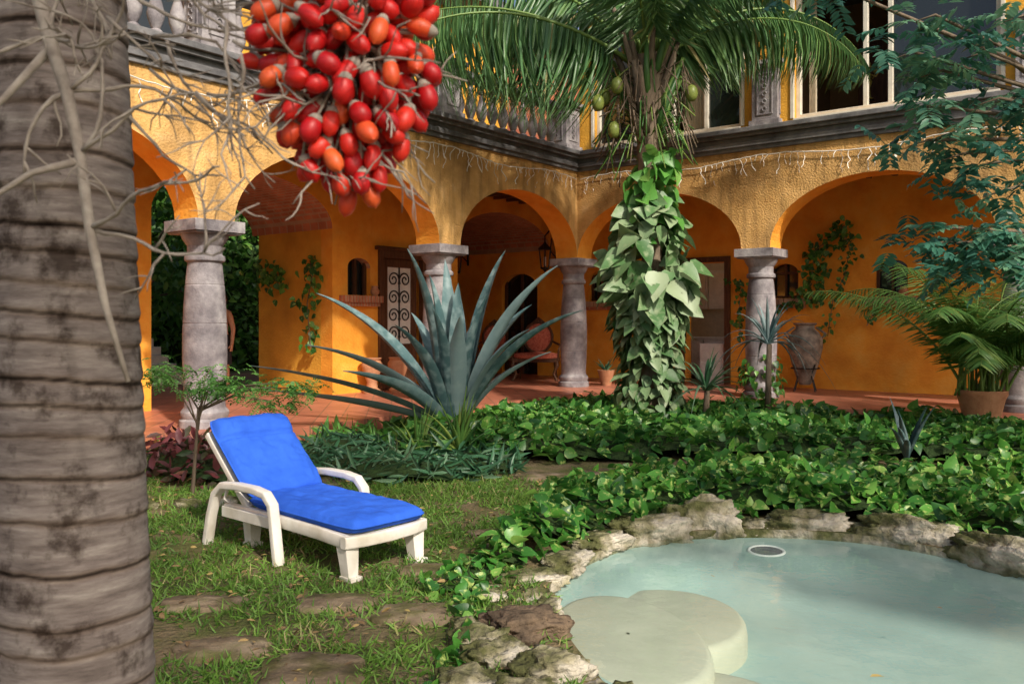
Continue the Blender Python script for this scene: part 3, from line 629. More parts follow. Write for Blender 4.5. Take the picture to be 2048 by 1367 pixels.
# ---------------------------------------------------------------- pothos beds
def bed(name,poly,hfun,dens,smin,smax,mat,T=HEART,up=1.1,layers=(.55,1.05)):
    root=empty(name)
    xs=[p[0] for p in poly]; ys=[p[1] for p in poly]; g=.14
    nx=int((max(xs)-min(xs))/g)+1; ny=int((max(ys)-min(ys))/g)+1
    G=np.array([[min(xs)+i*g,min(ys)+j*g] for j in range(ny) for i in range(nx)])
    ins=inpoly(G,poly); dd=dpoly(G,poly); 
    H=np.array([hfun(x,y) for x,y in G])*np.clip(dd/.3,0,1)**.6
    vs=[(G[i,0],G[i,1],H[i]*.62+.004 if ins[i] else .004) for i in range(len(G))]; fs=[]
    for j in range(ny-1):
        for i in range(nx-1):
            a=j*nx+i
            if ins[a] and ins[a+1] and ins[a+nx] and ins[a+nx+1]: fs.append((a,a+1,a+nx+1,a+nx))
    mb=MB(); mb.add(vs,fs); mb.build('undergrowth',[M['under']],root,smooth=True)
    area=(max(xs)-min(xs))*(max(ys)-min(ys)); n=int(area*dens)
    P=np.column_stack([rng.uniform(min(xs),max(xs),n),rng.uniform(min(ys),max(ys),n)]); P=P[inpoly(P,poly)]; n=len(P)
    d=dpoly(P,poly); h=np.array([hfun(x,y) for x,y in P])*np.clip(d/.3,.05,1)**.6
    z=h*rng.uniform(layers[0],layers[1],n)+.02
    D=rdir(n,up=.15,zs=.5); NH=rdir(n,up=up,zs=.5)
    D[:,1]-=.25; D/=np.linalg.norm(D,axis=1,keepdims=True)
    rv=np.clip(rng.normal(.5,.25,n)+.35*np.array([nz(x,y,1.2,4) for x,y in P]),0,1)
    scatter('leaves',T,np.column_stack([P,z]),D,NH,rng.uniform(smin,smax,n),rv,mat,root)
    return root
def hA(x,y): return .20+.12*nz(x,y,.8,1)+.10*nz(x,y,2.6,5)+max(0,.12*(11-y)/3)
def hB(x,y): return .26+.12*nz(x,y,1.2,7)+.16*nz(x,y,3,2)
PA=[(-1.1,8.6),(-.5,8.7),(.2,8.9),(.9,9.0),(2.5,9.1),(4.2,8.9),(6,8.0),(8.8,6.8),(9.6,8.9),(7.9,10.4),(1.35,15.4),(-1.7,11.6),(-1.6,9.6)]
PBd=[(.95,7.8),(.35,7.1),(.05,6.2),(-.2,5.6),(-.15,5.15),(.1,5.2),(.4,5.55),(.75,6.0),(1.25,6.28),(1.8,6.36),(2.5,6.2),(3.0,5.75),(3.35,5.1),(4.3,4.5),(6.0,5.2),(5.4,7.4),(3.2,7.95),(1.8,8.0)]
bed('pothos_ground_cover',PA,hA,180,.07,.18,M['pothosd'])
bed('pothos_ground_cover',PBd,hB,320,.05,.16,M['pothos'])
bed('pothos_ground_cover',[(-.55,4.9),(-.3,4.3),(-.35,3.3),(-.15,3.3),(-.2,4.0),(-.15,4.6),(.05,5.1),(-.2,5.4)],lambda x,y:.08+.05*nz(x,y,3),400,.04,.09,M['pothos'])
bed('spathacea_bed',[(-2.5,8.8),(-1.9,8.1),(-1.2,7.75),(-.4,7.9),(.1,8.3),(.1,8.8),(-.9,9.2),(-1.6,10.2),(-2.4,10.0)],lambda x,y:.22+.12*nz(x,y,2),230,.14,.28,M['lance'],T=LANCE,up=.2,layers=(.2,.75))
bed('spathacea_bed',[(-2.2,10.0),(-1.5,9.9),(-1.5,11.3),(-1.9,11.0),(-2.5,10.6)],lambda x,y:.22,220,.15,.3,M['feather'],T=LANCE,up=.3,layers=(.2,.8))
bed('croton_bed',[(-3.9,8.5),(-2.9,7.6),(-2.3,7.8),(-2.3,8.9),(-2.7,9.7),(-3.8,9.6)],lambda x,y:.30+.15*nz(x,y,2),330,.09,.18,M['redleaf'],T=OVAL,up=.4,layers=(.2,1.05))

# ---------------------------------------------------------------- blades / agave
def blade_data(base,ctrl,tip,w,th,n=12,wprof=None,roll=0):
    b,c,t=Vector(base),Vector(ctrl),Vector(tip); vs=[];fs=[]
    for i in range(n):
        u=i/(n-1); p=b*(1-u)**2+c*2*u*(1-u)+t*u*u
        tg=((c-b)*(1-u)+(t-c)*u).normalized()
        upv=Vector((0,0,1)); sdv=tg.cross(upv); 
        if sdv.length<.05: sdv=Vector((1,0,0))
        sdv.normalize()
        if roll: sdv=(Matrix.Rotation(roll,3,tg)@sdv)
        nn=sdv.cross(tg).normalized()
        ww=w*(wprof(u) if wprof else (.75+.5*math.sin(min(1,u*1.4)*math.pi))*(1-u**2.2)) ; ww=max(ww,.002)
        vs+=[p-sdv*ww/2+nn*ww*.16, p-sdv*ww*.22+nn*ww*.02, p+sdv*ww*.22+nn*ww*.02, p+sdv*ww/2+nn*ww*.16, p+sdv*ww*.2-nn*(th*(1-u*.8)+ww*.02), p-sdv*ww*.2-nn*(th*(1-u*.8)+ww*.02)]
    for i in range(n-1):
        for k in range(6):
            a=i*6+k; b2=i*6+(k+1)%6; fs.append((a,b2,b2+6,a+6))
    return vs,fs
A0=Vector((-.70,10.3,.20)); mb=MB()
tips=[(-2.35,-.35,.78,.60),(-2.3,.1,.46,.50),(-1.65,-.5,1.02,1.0),(-1.60,-.2,1.62,.7),(-1.15,-.9,.75,.9),(-.54,-.1,2.15,.5),(-.62,-.6,1.25,.75),(-.13,.35,2.05,.4),(-.2,-.55,1.45,.5),(.12,-.65,1.35,.5),(.62,.25,2.16,.4),(.42,-.3,1.6,.45),(.95,.55,1.5,.6),(1.24,-.1,1.95,.55),(1.54,-.1,1.42,.95),(.9,-.5,1.2,.7),(.35,.8,1.5,.5),(-.6,.8,1.4,.5),(1.2,.7,.9,.7),(-1.3,.8,.8,.7),(.05,.1,1.75,.5),(-.3,.1,1.85,.5)]
rr=random.Random(5)
for i,(dx,dy,dz,k) in enumerate(tips):
    T_=Vector((dx,dy,dz)); hor=Vector((dx,dy,0)); b=A0+hor.normalized()*.13+Vector((0,0,.05+.12*(dz/2)))
    tip=A0+T_; ctrl=A0+hor*.42+Vector((0,0,dz*(.62+.35*k*.6)))
    vs,fs=blade_data(b,ctrl,tip,.21,.03,18,wprof=lambda u:(.80+.35*math.sin(min(1,u*1.3)*math.pi))*(1-u**4.4)*(1 if u<.999 else 0),roll=rr.uniform(-.45,.45)); mb.add(vs,fs,0,r=rr.uniform(.0,.8))
mb.lathe([(.22,-.25),(.26,-.05),(.2,.12),(.08,.2)],A0,n=14,mi=1)
mb.build('agave_plant',[M['agave'],M['bark']],smooth=True,auto=70)
def rosette(name,pos,n,L,w,mat,elev=(10,80),droop=.5,trunk=0,seed=1,thick=.004):
    rr=random.Random(seed); mb=MB(); o=Vector(pos)
    if trunk: mb.tube([o,o+Vector((.02,0,trunk))],[.05,.04],n=8,mi=1); o=o+Vector((0,0,trunk))
    for i in range(n):
        a=rr.uniform(0,2*math.pi); e=R(rr.uniform(*elev)); l=L*rr.uniform(.7,1.1)
        d=Vector((math.cos(a)*math.cos(e),math.sin(a)*math.cos(e),math.sin(e)))
        tip=o+d*l-Vector((0,0,droop*l*math.cos(e)*rr.uniform(.5,1.2))); c=o+d*l*.55+Vector((0,0,.08*l))
        vs,fs=blade_data(o,c,tip,w,thick,8); mb.add(vs,fs,0,r=rr.random())
    return mb.build(name,[mat,M['bark']],smooth=True)
rosette('spider_lily_plant',(-.55,9.0,.1),40,.75,.05,M['areca'],(15,85),.25,seed=2)
rosette('spider_lily_plant',(-.98,9.0,.05),26,.6,.045,M['areca'],(25,85),.2,seed=3)
rosette('yucca_plant',(3.75,12.6,.2),34,.95,.05,M['agave'],(10,80),.9,trunk=.95,seed=4)
rosette('yucca_plant',(2.75,12.2,.15),26,.85,.05,M['lance'],(10,80),.8,trunk=.35,seed=5)
rosette('yucca_plant',(3.95,8.6,.1),9,.75,.06,M['agave'],(30,75),.3,seed=6)
rosette('snake_plant',(-3.25,7.5,.0),14,.35,.035,M['areca'],(60,88),.05,seed=8)

# ---------------------------------------------------------------- palms
def frond(acc,rach,o,az,e0,L,drp,lf,width=.045,hang=.5,nl=60,base=.12,rv=.5,seed=0):
    rr=np.random.default_rng(seed); n=24; p=np.array(o,float); h=np.array([math.cos(az),math.sin(az),0]); pts=[p.copy()]; tg=[]
    for i in range(n):
        u=(i+.5)/n; e=e0-drp*u**1.3; t=h*math.cos(e)+np.array([0,0,math.sin(e)]); tg.append(t); p=p+t*L/n; pts.append(p.copy())
    rach.tube([tuple(q) for q in pts],[max(.004,.035*(L/4)*(1-.85*i/n)) for i in range(n+1)],n=5,r=.8)
    side=np.cross(h,[0,0,1])
    P=[];D=[];NHH=[];SS=[];RV=[]
    for k in range(nl):
        u=base+(1-base)*k/nl; f=u*n; i=min(int(f),n-1); q=pts[i]*(1-(f-i))+pts[i+1]*(f-i); t=tg[i]
        l=lf*(math.sin(math.pi*min(1,.15+u*.8))**.6)*rr.uniform(.85,1.1)
        upn=np.cross(side,t)
        for s in (-1,1):
            d=side*s*rr.uniform(.75,1.0)+t*rr.uniform(.35,.6)+np.array([0,0,-hang])*rr.uniform(.7,1.3)+upn*.12
            P.append(q);D.append(d);NHH.append(upn+side*s*-.3+rr.normal(0,.1,3));SS.append(l);RV.append(np.clip(rv+rr.normal(0,.15),0,1))
    acc.append(scatter_vf(STRIP,np.array(P),np.array(D),np.array(NHH),np.array(SS),np.array(RV),W=np.full(len(P),width/.05)))
def join_acc(name,acc,mat,parent):
    V=[];F=[];r=[];o=0
    for v,f,q in acc: V.append(v);F.append(f+o);r.append(q);o+=len(v)
    return build_np(name,np.concatenate(V),np.concatenate(F),np.concatenate(r),mat,parent)
cp=empty('coconut_palm_tree'); O=(1.98,12.5,5.35); acc=[]; rach=MB()
FR=[(182,36,4.0,1.10,1.55,3.2),(196,30,4.2,1.3,1.4,2.6),(168,58,4.6,1.9,1.1,1.6),(5,48,3.8,1.9,1.0,1.6),(-12,38,3.2,1.7,.95,1.5),(22,64,3.8,2.1,.9,1.2),(-35,66,3.4,2.1,.9,1.1),(-70,70,3.2,1.9,.85,1.0),(-112,72,3.2,1.8,.8,1.0),(60,75,3.8,1.9,.8,.9),(100,72,3.8,1.8,.8,.9),(135,60,4.2,1.9,.9,1.1),(235,74,3.6,1.9,.9,1.0),(85,88,3.8,.9,.7,.5),(-5,78,4.0,1.9,.9,1.0),(150,76,4.2,1.9,.9,1.0)]
for i,(az,e,L_,dr,lf,hg) in enumerate(FR):
    frond(acc,rach,(O[0]+.12*math.cos(R(az)),O[1]+.12*math.sin(R(az)),O[2]-.22+.02*i),R(az),R(e),L_,dr,lf,width=.042,hang=hg,nl=125 if i<2 else 88,rv=.6 if i<2 else .3+.5*((i*37)%10)/10,seed=i)
join_acc('fronds',acc,M['coconut'],cp); rach.build('frond_stems',[M['areca']],cp,smooth=True)
mb=MB(); pts=[(2.02,12.5,0),(2.03,12.5,1),(2.05,12.5,2),(2.02,12.5,3),(1.98,12.5,3.9),(1.95,12.5,4.6),(1.98,12.5,5.3)]
pp=[];ra=[]
for i in range(60):
    u=i/59*6; k=min(int(u),5); f=u-k; q=Vector(pts[k])*(1-f)+Vector(pts[k+1])*f; pp.append(q); ra.append(.15+.012*(i%2)+(.10 if q.z>4.2 else 0)*min(1,(q.z-4.2)/.4)+(.05*max(0,1-q.z)))
mb.tube(pp,ra,n=16); mb.build('trunk',[M['bark']],cp,smooth=True)
mb=MB(); rr=random.Random(2)
for i in range(34):
    a=rr.uniform(0,6.28); z=rr.uniform(4.0,5.2); o=Vector((1.96+.12*math.cos(a),12.5+.12*math.sin(a),z)); d=Vector((math.cos(a),math.sin(a),0))
    mb.tube([o,o+d*.14+Vector((0,0,.3)),o+d*rr.uniform(.25,.45)+Vector((0,0,.85))],[.08,.055,.03],n=6,r=rr.random(),mi=i%2)
for i in range(150):
    a=rr.uniform(0,6.28); z=rr.uniform(4.0,5.1); o=Vector((1.96+.2*math.cos(a),12.5+.2*math.sin(a),z)); d=Vector((math.cos(a),math.sin(a),0))
    mb.tube([o,o+d*rr.uniform(.1,.4)+Vector((0,0,.1)),o+d*rr.uniform(.2,.6)+Vector((0,0,-rr.uniform(.1,.6)))],.010,n=4,mi=i%2,r=rr.random())
mb.build('leaf_bases',[M['bark'],M['areca']],cp,smooth=True)
mb=MB()
for x,y,z in [(1.22,12.2,4.58),(1.33,12.35,4.70),(1.45,12.2,4.2),(2.55,12.2,4.72),(1.48,12.1,4.80)]:
    mb.lathe([(.005,-.12),(.05,-.11),(.08,-.06),(.09,0),(.08,.06),(.05,.10),(.01,.12)],(x,y,z),n=14)
    mb.tube([(x,y,z+.11),((x+1.96)/2,(y+12.5)/2,z+.35),(1.96,12.45,z+.3)],.012,n=5)
mb.build('coconuts',[M['coco']],cp,smooth=True)
def climber(root,name,c,zr,rfun,n,sfun,mat,sp=.38,amp=(.5,1.08)):
    z=rng.uniform(zr[0],zr[1],n); a=rng.uniform(0,2*math.pi,n); r_=np.array([rfun(q) for q in z])*rng.uniform(amp[0],amp[1],n)
    P=np.column_stack([c[0]+r_*np.cos(a),c[1]+r_*np.sin(a),z]); out=np.column_stack([np.cos(a),np.sin(a),np.zeros(n)])
    D=out*.55+np.array([0,0,-.6])+rng.normal(0,sp,(n,3)); NH=out*.8+np.array([0,0,.75])+rng.normal(0,sp,(n,3))
    S_=np.array([sfun(q) for q in z])*rng.uniform(.7,1.25,n)
    rv=np.clip(rng.normal(.5,.28,n),0,1); return scatter(name,HEART,P,D,NH,S_,rv,mat,root)
cv=empty('climbing_pothos_vine')
climber(cv,'leaves_low',(2.0,12.45),(.15,1.9),lambda z:.42+.06*math.sin(z*5),640,lambda z:.16+.06*z,M['monst'],.26)
climber(cv,'leaves_high',(2.0,12.45),(1.6,3.3),lambda z:.42+.20*math.sin(z*3.1+1.0)+.08,230,lambda z:.36,M['monst'],.48,(.35,1.1))
climber(cv,'leaves_top',(2.0,12.45),(2.6,3.9),lambda z:.34,140,lambda z:.26,M['monstb'],.5)
cw=BW(3.565,.25)
climber(empty('column_vine'),'leaves',(cw.x,cw.y),(.2,.95),lambda z:.42-.15*z,130,lambda z:.13,M['pothosd'])
ar=empty('areca_palm'); acc=[]; rach=MB()
for i in range(44):
    rr_=np.random.default_rng(i+100); az=rr_.uniform(0,2*math.pi); 
    frond(acc,rach,(5.95+rr_.normal(0,.13),10.9+rr_.normal(0,.13),.55),az,R(rr_.uniform(64,89)),rr_.uniform(1.5,2.6),rr_.uniform(1.2,2.0),.42,width=.022,hang=.35,nl=42,base=.25,rv=.6,seed=i+60)
join_acc('fronds',acc,M['areca'],ar); rach.build('stems',[M['areca']],ar,smooth=True)
mb=MB(); mb.lathe([(.2,0),(.27,.3),(.30,.36),(.30,.42),(.27,.42),(.25,.36)],(5.95,10.9,.2),n=20); mb.build('pot',[M['terra']],ar,smooth=True,auto=40)
bed('right_edge_shrub',[(6.3,9.0),(7.6,8.2),(8.3,9.4),(6.9,10.4)],lambda x,y:.75+.3*nz(x,y,1.5),160,.25,.5,M['lance'],T=LANCE,up=.3,layers=(.2,1.1))

# ---------------------------------------------------------------- overhanging tree right
def compound(P0,count,spread,rl,ll,rr):
    Ps=[];Ds=[];Ns=[];Ss=[];Rs=[]
    for c in P0:
        for k in range(count):
            o=np.array(c)+rr.normal(0,1,3)*np.array(spread); az=rr.uniform(0,2*math.pi); e=rr.uniform(-.7,.3)
            t=np.array([math.cos(az)*math.cos(e),math.sin(az)*math.cos(e),math.sin(e)]); s=np.cross(t,[0,0,1]); s/=np.linalg.norm(s); up=np.cross(s,t); rv=rr.random()
            for j in range(6):
                q=o+t*rl*(.2+.8*j/6)-np.array([0,0,.05*(j/6)**2])
                for sg in (-1,1):
                    Ps.append(q);Ds.append(s*sg+t*.45+rr.normal(0,.12,3)-np.array([0,0,.25]));Ns.append(up+rr.normal(0,.2,3));Ss.append(ll*rr.uniform(.8,1.15));Rs.append(np.clip(rv+rr.normal(0,.12),0,1))
    return [np.array(a) for a in (Ps,Ds,Ns,Ss,Rs)]
ot=empty('overhanging_tree')
CL=[(2.85,6.1,3.4),(2.98,6.2,3.05),(3.05,6.3,2.82),(3.25,6.2,2.70),(3.5,6.3,2.65),(3.35,6.1,3.4),(3.05,6.2,3.7),(3.6,6.2,3.1),(3.7,6.2,3.7),(3.6,6.3,2.45),(3.4,6.0,3.05),(2.3,6.3,3.97),(3.1,6.2,3.3),(3.1,6.2,2.06),(3.3,6.1,2.02),(3.55,6.2,2.12),(3.8,6.1,2.0),(3.35,6.2,1.9),(3.75,6.2,1.8),(3.2,6.3,2.18),(3.6,6.1,1.95),(3.45,6.1,2.0)]
Pq,Dq,Nq,Sq,Rq=compound(CL,15,(.16,.24,.09),.25,.095,np.random.default_rng(4))
scatter('leaves',OVAL,Pq,Dq,Nq,Sq,Rq,M['bluegreen'],ot,W=Sq*.95)
mb=MB(); B0=Vector((5.3,6.6,0)); mb.tube([B0,B0+Vector((-.05,0,1.2)),B0+Vector((-.1,0,2.2)),B0+Vector((.1,0,4.5)),B0+Vector((.3,0,6))],[.16,.13,.11,.08,.04],n=10)
for c in CL:
    st=B0+Vector((-.08,0,1.6 if c[2]<2.2 else 2.4)); e=Vector(c); mid=(st+e)/2+Vector((0,0,.25)); mb.tube([st,mid,e,e+Vector((-.15,0,-.05))],[.035,.02,.01,.004],n=6)
mb.build('limbs',[M['bark']],ot,smooth=True)

fs_=empty('fine_leaved_sapling'); base=Vector((-2.75,7.4,0)); mb=MB(); rn=np.random.default_rng(9); ends=[]
top=base+Vector((.05,0,.75)); mb.tube([base,base+Vector((.03,0,.4)),top],[.018,.014,.01],n=6)
for k in range(15):
    e=Vector((-3.1+1.35*k/14+rn.normal(0,.05),7.4+rn.normal(0,.25),1.0+.10*math.sin(k)+.12*(rn.random()-.5)-.1*(k/14))); mb.tube([top-Vector((0,0,.2*rn.random())),(top+e)/2+Vector((0,0,.08)),e],[.008,.005,.003],n=4); ends.append(tuple(e))
mb.build('stems',[M['bark']],fs_)
Pq,Dq,Nq,Sq,Rq=compound(ends,20,(.10,.12,.035),.13,.038,rn); scatter('leaves',OVAL,Pq,Dq,Nq,Sq,Rq,M['feather'],fs_)

def vine(name,pts,n,size,mat,spread=.08):
    root=empty(name); mb=MB(); mb.tube(pts,.008,n=4); mb.build('stems',[M['bark']],root)
    pts=[np.array(p) for p in pts]; P=[]
    for i in range(n):
        k=rng.integers(0,len(pts)-1); f=rng.random(); P.append(pts[k]*(1-f)+pts[k+1]*f+rng.normal(0,spread,3))
    P=np.array(P); D=rng.normal(0,.5,(n,3))+np.array([0,-.2,-.7]); NH=np.array([-.3,-.8,.3])+rng.normal(0,.3,(n,3))
    scatter('leaves',HEART,P,D,NH,rng.uniform(.7,1.2,n)*size,rng.random(n),mat,root)
f=lambda x,y,z:tuple(BW(x,y,z))
vine('wall_vine',[f(4.3,2.42,3.25),f(4.05,2.45,3.05),f(3.75,2.42,2.8),f(3.7,2.42,2.4),f(3.85,2.4,2.1),f(3.6,2.4,1.8)],190,.12,M['pothosd'],.10)
vine('wall_vine',[f(4.25,2.45,3.2),f(4.4,2.42,2.8),f(4.3,2.4,2.3),f(4.1,2.4,1.9),f(4.0,2.4,1.2)],90,.10,M['pothosd'],.07)
vine('wall_vine',[f(3.7,2.42,2.2),f(3.2,2.4,1.75),f(2.9,2.4,1.7)],50,.10,M['pothosd'],.06)
vine('wall_vine',[f(2.1,2.45,2.3),f(2.3,2.42,2.15),f(2.25,2.4,1.6),f(2.3,2.4,1.2)],60,.11,M['pothosd'],.07)
vine('wall_vine',[f(-2.95,-4.08,2.55),f(-2.85,-4.1,2.3),f(-3.0,-4.1,1.8),f(-2.9,-4.1,1.0)],80,.13,M['pothosd'],.09)
vine('wall_vine',[f(-4.4,-4.1,2.45),f(-4.0,-4.1,2.3),f(-3.7,-4.1,2.1)],90,.13,M['pothosd'],.12)
vine('wall_vine',[f(4.9,2.42,1.8),f(4.7,2.4,1.4)],20,.09,M['pothosd'],.05)

# ---------------------------------------------------------------- pots, urn, chairs
def pot(name,p,prof,mat):
    mb=MB(); mb.lathe(prof,p,n=24); return mb.build(name,[mat],smooth=True,auto=50)
ux=BW(3.75,1.9,.2)
mb=MB(); mb.lathe([(.10,.12),(.14,.2),(.24,.5),(.31,.8),(.31,.95),(.24,1.08),(.17,1.14),(.17,1.20),(.21,1.23),(.20,1.25),(.15,1.22)],ux,n=28)
for a in range(4):
    t=a*math.pi/2+.4; mb.tube([ux+Vector((.26*math.cos(t),.26*math.sin(t),0)),ux+Vector((.16*math.cos(t),.16*math.sin(t),.3)),ux+Vector((.26*math.cos(t),.26*math.sin(t),.5))],.012,n=5,mi=1)
mb.tube([ux+Vector((.25*math.cos(t),.25*math.sin(t),.42)) for t in np.linspace(0,6.283,20)],.012,n=5,mi=1)
mb.tube([ux+Vector((.29,0,.95)),ux+Vector((.38,0,1.05)),ux+Vector((.2,0,1.17))],.022,n=6); mb.tube([ux+Vector((-.29,0,.95)),ux+Vector((-.38,0,1.05)),ux+Vector((-.2,0,1.17))],.022,n=6)
mb.build('amphora_urn',[M['urn'],M['iron']],smooth=True,auto=50)
UP=[(.16,0),(.17,.04),(.10,.10),(.09,.2),(.13,.3),(.18,.45),(.19,.52),(.15,.58),(.18,.62),(.16,.63)]
pot('ceramic_urn',BW(-2.2,-3.3,.2),UP,M['terra']); pot('ceramic_urn',BW(-2.1,-2.75,.2),UP,M['terra'])
JAR=[(.04,0),(.08,.05),(.085,.10),(.055,.15),(.065,.18),(.05,.18)]
pot('small_jar',BW(-2.42,-3.02,1.942),JAR,M['terra']); pot('small_jar',BW(-.85,2.52,1.922),JAR,M['terra']); pot('small_jar',BW(5.3,2.52,1.922),JAR,M['terra'])
pot('flower_pot',BW(.1,.9,.2),[(.1,0),(.16,.25),(.18,.3),(.15,.3)],M['terra'])
rosette('potted_shrub',BW(.1,.9,.45),14,.4,.04,M['lance'],(20,85),.3,seed=12)
pot('flower_pot',BW(-.7,-9.0,.2),[(.12,0),(.17,.2),(.20,.33),(.21,.36),(.17,.36)],M['yelpot'])
rosette('potted_shrub',BW(-.7,-9.0,.5),30,.45,.03,M['feather'],(20,85),.3,seed=13)
def chair(name,p,rz,wd=.62,sc=1.0):
    root=empty(name,p,rz); root.scale=(sc,)*3; mb=MB(); h=wd/2
    mb.tube([(h*.62*math.cos(t),.28+.10*(.5+.5*math.sin(t)),.82+.30*math.sin(t)) for t in np.linspace(0,2*math.pi,30)],.028,n=8)
    for s in (-1,1):
        mb.tube([(s*h*.9,-.25,.42),(s*h*.95,-.3,.3),(s*h*.8,-.27,.14),(s*h*.95,-.33,0)],[.035,.04,.025,.03],n=8)
        mb.tube([(s*h*.75,.25,.5),(s*h*.75,.27,.3),(s*h*.8,.38,0)],[.03,.028,.022],n=8)
        mb.tube([(s*h*.6,.3,.75),(s*h*.98,.15,.68),(s*h*1.05,-.1,.66),(s*h*1.0,-.18,.6),(s*h*.95,-.12,.42)],.024,n=8)
    mb.tube([(-.12,.38,1.11),(0,.40,1.19),(.12,.38,1.11)],[.02,.04,.02],n=8)
    mb.box((-h,-.30,.36),(h,.28,.43)); mb.build('frame',[M['wood']],root,smooth=True,auto=50,bevel=.008)
    mb=MB(); n=20; vs=[(0,.26,.82)];fs=[]
    for k in (.6,1.0):
        for i in range(n):
            t=2*math.pi*i/n; vs.append((h*.58*k*math.cos(t),.30+.09*(.5+.5*k*math.sin(t))-(.04 if k<1 else 0),.82+.28*k*math.sin(t)))
    for i in range(n): fs.append((0,1+i,1+(i+1)%n)); fs.append((1+i,1+n+i,1+n+(i+1)%n,1+(i+1)%n))
    mb.add(vs,fs); mb.lathe([(h*.97,.0),(h*1.0,.04),(h*.9,.09),(.05,.12)],(0,0,.43),n=20)
    mb.build('upholstery',[M['redfab']],root,smooth=True)
chair('carved_armchair',BW(-1.85,1.2,.2),TH+R(30),.90,1.12)
chair('carved_armchair',BW(-3.2,1.5,.2),TH+R(45),.84,1.08)
chair('carved_armchair',BW(-4.7,1.0,.2),TH+R(80),.7)
mb=MB()
for k in range(9): mb.box((-7.2-k*.3,-5.4,0),(-6.9-k*.3,-3.9,.25+.17*k))
mb.build('stone_stairs',[M['white']],None,loc=CW,rotz=TH,bevel=.01)

# ---------------------------------------------------------------- lounge chair
LA=math.atan2(.65,-.76); lg=empty('sun_lounger',(-.925,4.92,0),LA)
mb=MB(); W_=.58
def leg(a,w,ztop,splay=0):
    y=-w
    vs=[];s0,s1=.05,.034
    for z,s,off in ((ztop,s0,0),(0.0,s1,splay),):
        for dx,dy in ((-s,-s),(s,-s),(s,s),(-s,s)): vs.append((a+dx+off,y+dy,z))
    mb.add(vs,[(0,1,5,4),(1,2,6,5),(2,3,7,6),(3,0,4,7),(0,3,2,1),(4,5,6,7)])
    mb.box((a+splay-.06,y-.045,0),(a+splay+.045,y+.045,.025))
leg(.07,.03,.24,-.03); leg(.07,W_-.03,.24,-.03); leg(1.15,.10,.22,.0); leg(1.15,W_-.1,.22,0)
for w in (.0,W_):
    mb.tube([(.03,-w,.225),(.3,-w,.24),(.7,-w,.25),(1.1,-w,.25),(1.3,-w,.24)],0,n=12,flat=((0,1,0),.05,.08))
mb.tube([(.03,.03,.225),(-.005,-.1,.225),(-.02,-.29,.225),(-.005,-.48,.225),(.03,-.61,.225)],0,n=12,flat=((1,0,0),.055,.075))
for k in range(14): mb.box((.06+k*.075,-W_+.02,.245),(.11+k*.075,-.02,.262))
for w in (-.07,W_+.07):
    mb.tube([(1.42,-w,.0),(1.37,-w,.2),(1.31,-w,.35),(1.22,-w,.415),(1.05,-w,.43),(.85,-w,.43),(.73,-w,.415),(.665,-w,.36),(.635,-w,.2),(.60,-w,.0)],0,n=12,flat=((0,1,0),.07,.05))
    sg=1 if w<0 else -1
    mb.box((.66,-w-.05 if sg>0 else -w+.02,.2),(1.28,-w-.02 if sg>0 else -w+.05,.27))
hb=Vector((1.06,0,.27)); tb=Vector((1.56,0,.71)); bd=(tb-hb)
for w in (.02,W_-.02): mb.tube([hb+bd*t+Vector((0,-w,0)) for t in (0,.3,.6,.9,1.0)],0,n=12,flat=((0,1,0),.05,.05))
for k in range(9):
    c=hb+bd*(k+.5)/9; mb.tube([(c.x,-.03,c.z),(c.x,-W_+.03,c.z)],0,n=8,flat=((.75,0,.65),.05,.015))
mb.tube([(1.33,-.06,.51),(1.42,-.06,.28),(1.28,-.06,.24)],.014,n=6); mb.tube([(1.33,-W_+.06,.51),(1.42,-W_+.06,.28),(1.28,-W_+.06,.24)],.014,n=6)
mb.build('frame',[M['plastic']],lg,smooth=True,auto=40,bevel=.006)
def cushion(name,o,ax,ay,L_,W2,T_,head=0):
    ax=Vector(ax).normalized(); ay=Vector(ay).normalized(); az=ax.cross(ay); 
    if az.z<0: az=-az
    n=60;m=36; mb=MB(); vt=[];vb=[]
    for i in range(n+1):
        for j in range(m+1):
            u=-1+2*i/n; v=-1+2*j/m
            prof=((1-abs(u)**9)*(1-abs(v)**8))**.38
            e=.014*noise.noise(Vector((u*2.5,v*2.2,L_*5)))+.012*noise.noise(Vector((u*7,v*5,2)))+.010*noise.noise(Vector((u*5,v*16,4)))*abs(v)
            t=T_/2
            if head and u>head-.03: t+= .030*math.sin(math.pi*min(1,max(0,(u-head)/(1-head))))
            if head: e-=.030*math.exp(-((u-head)/.03)**2)
            sy=1-.025*abs(u)**6
            cu=u*(1-.045*(abs(v)**6)*(abs(u)**6)); cvv=v*(1-.06*(abs(v)**6)*(abs(u)**6))
            p=Vector(o)+ax*(cu+1)*.5*L_+ay*(cvv*sy)*W2/2
            vt.append(p+az*(prof*(t+e))); vb.append(p-az*(prof*(T_/2)))
    k=len(vt); fs=[]
    for i in range(n):
        for j in range(m):
            a=i*(m+1)+j; fs.append((a,a+1,a+m+2,a+m+1)); fs.append((k+a,k+a+m+1,k+a+m+2,k+a+1))
    mb.add(vt+vb,fs)
    ed=[]
    for i in range(0,n+1,2): ed.append(vt[i*(m+1)])
    for j in range(2,m+1,2): ed.append(vt[n*(m+1)+j])
    for i in range(n-2,-1,-2): ed.append(vt[i*(m+1)+m])
    for j in range(m-2,-1,-2): ed.append(vt[j])
    mb.tube(ed,.007,n=5)
    return mb.build(name,[M['blue']],lg,smooth=True)
cushion('seat_cushion',(-.035,-.29,.305),(1,0,.02),(0,1,0),1.10,.60,.10)
cushion('back_cushion',(1.01,-.29,.345),tuple(bd),(0,1,0),.70,.60,.10,head=.42)

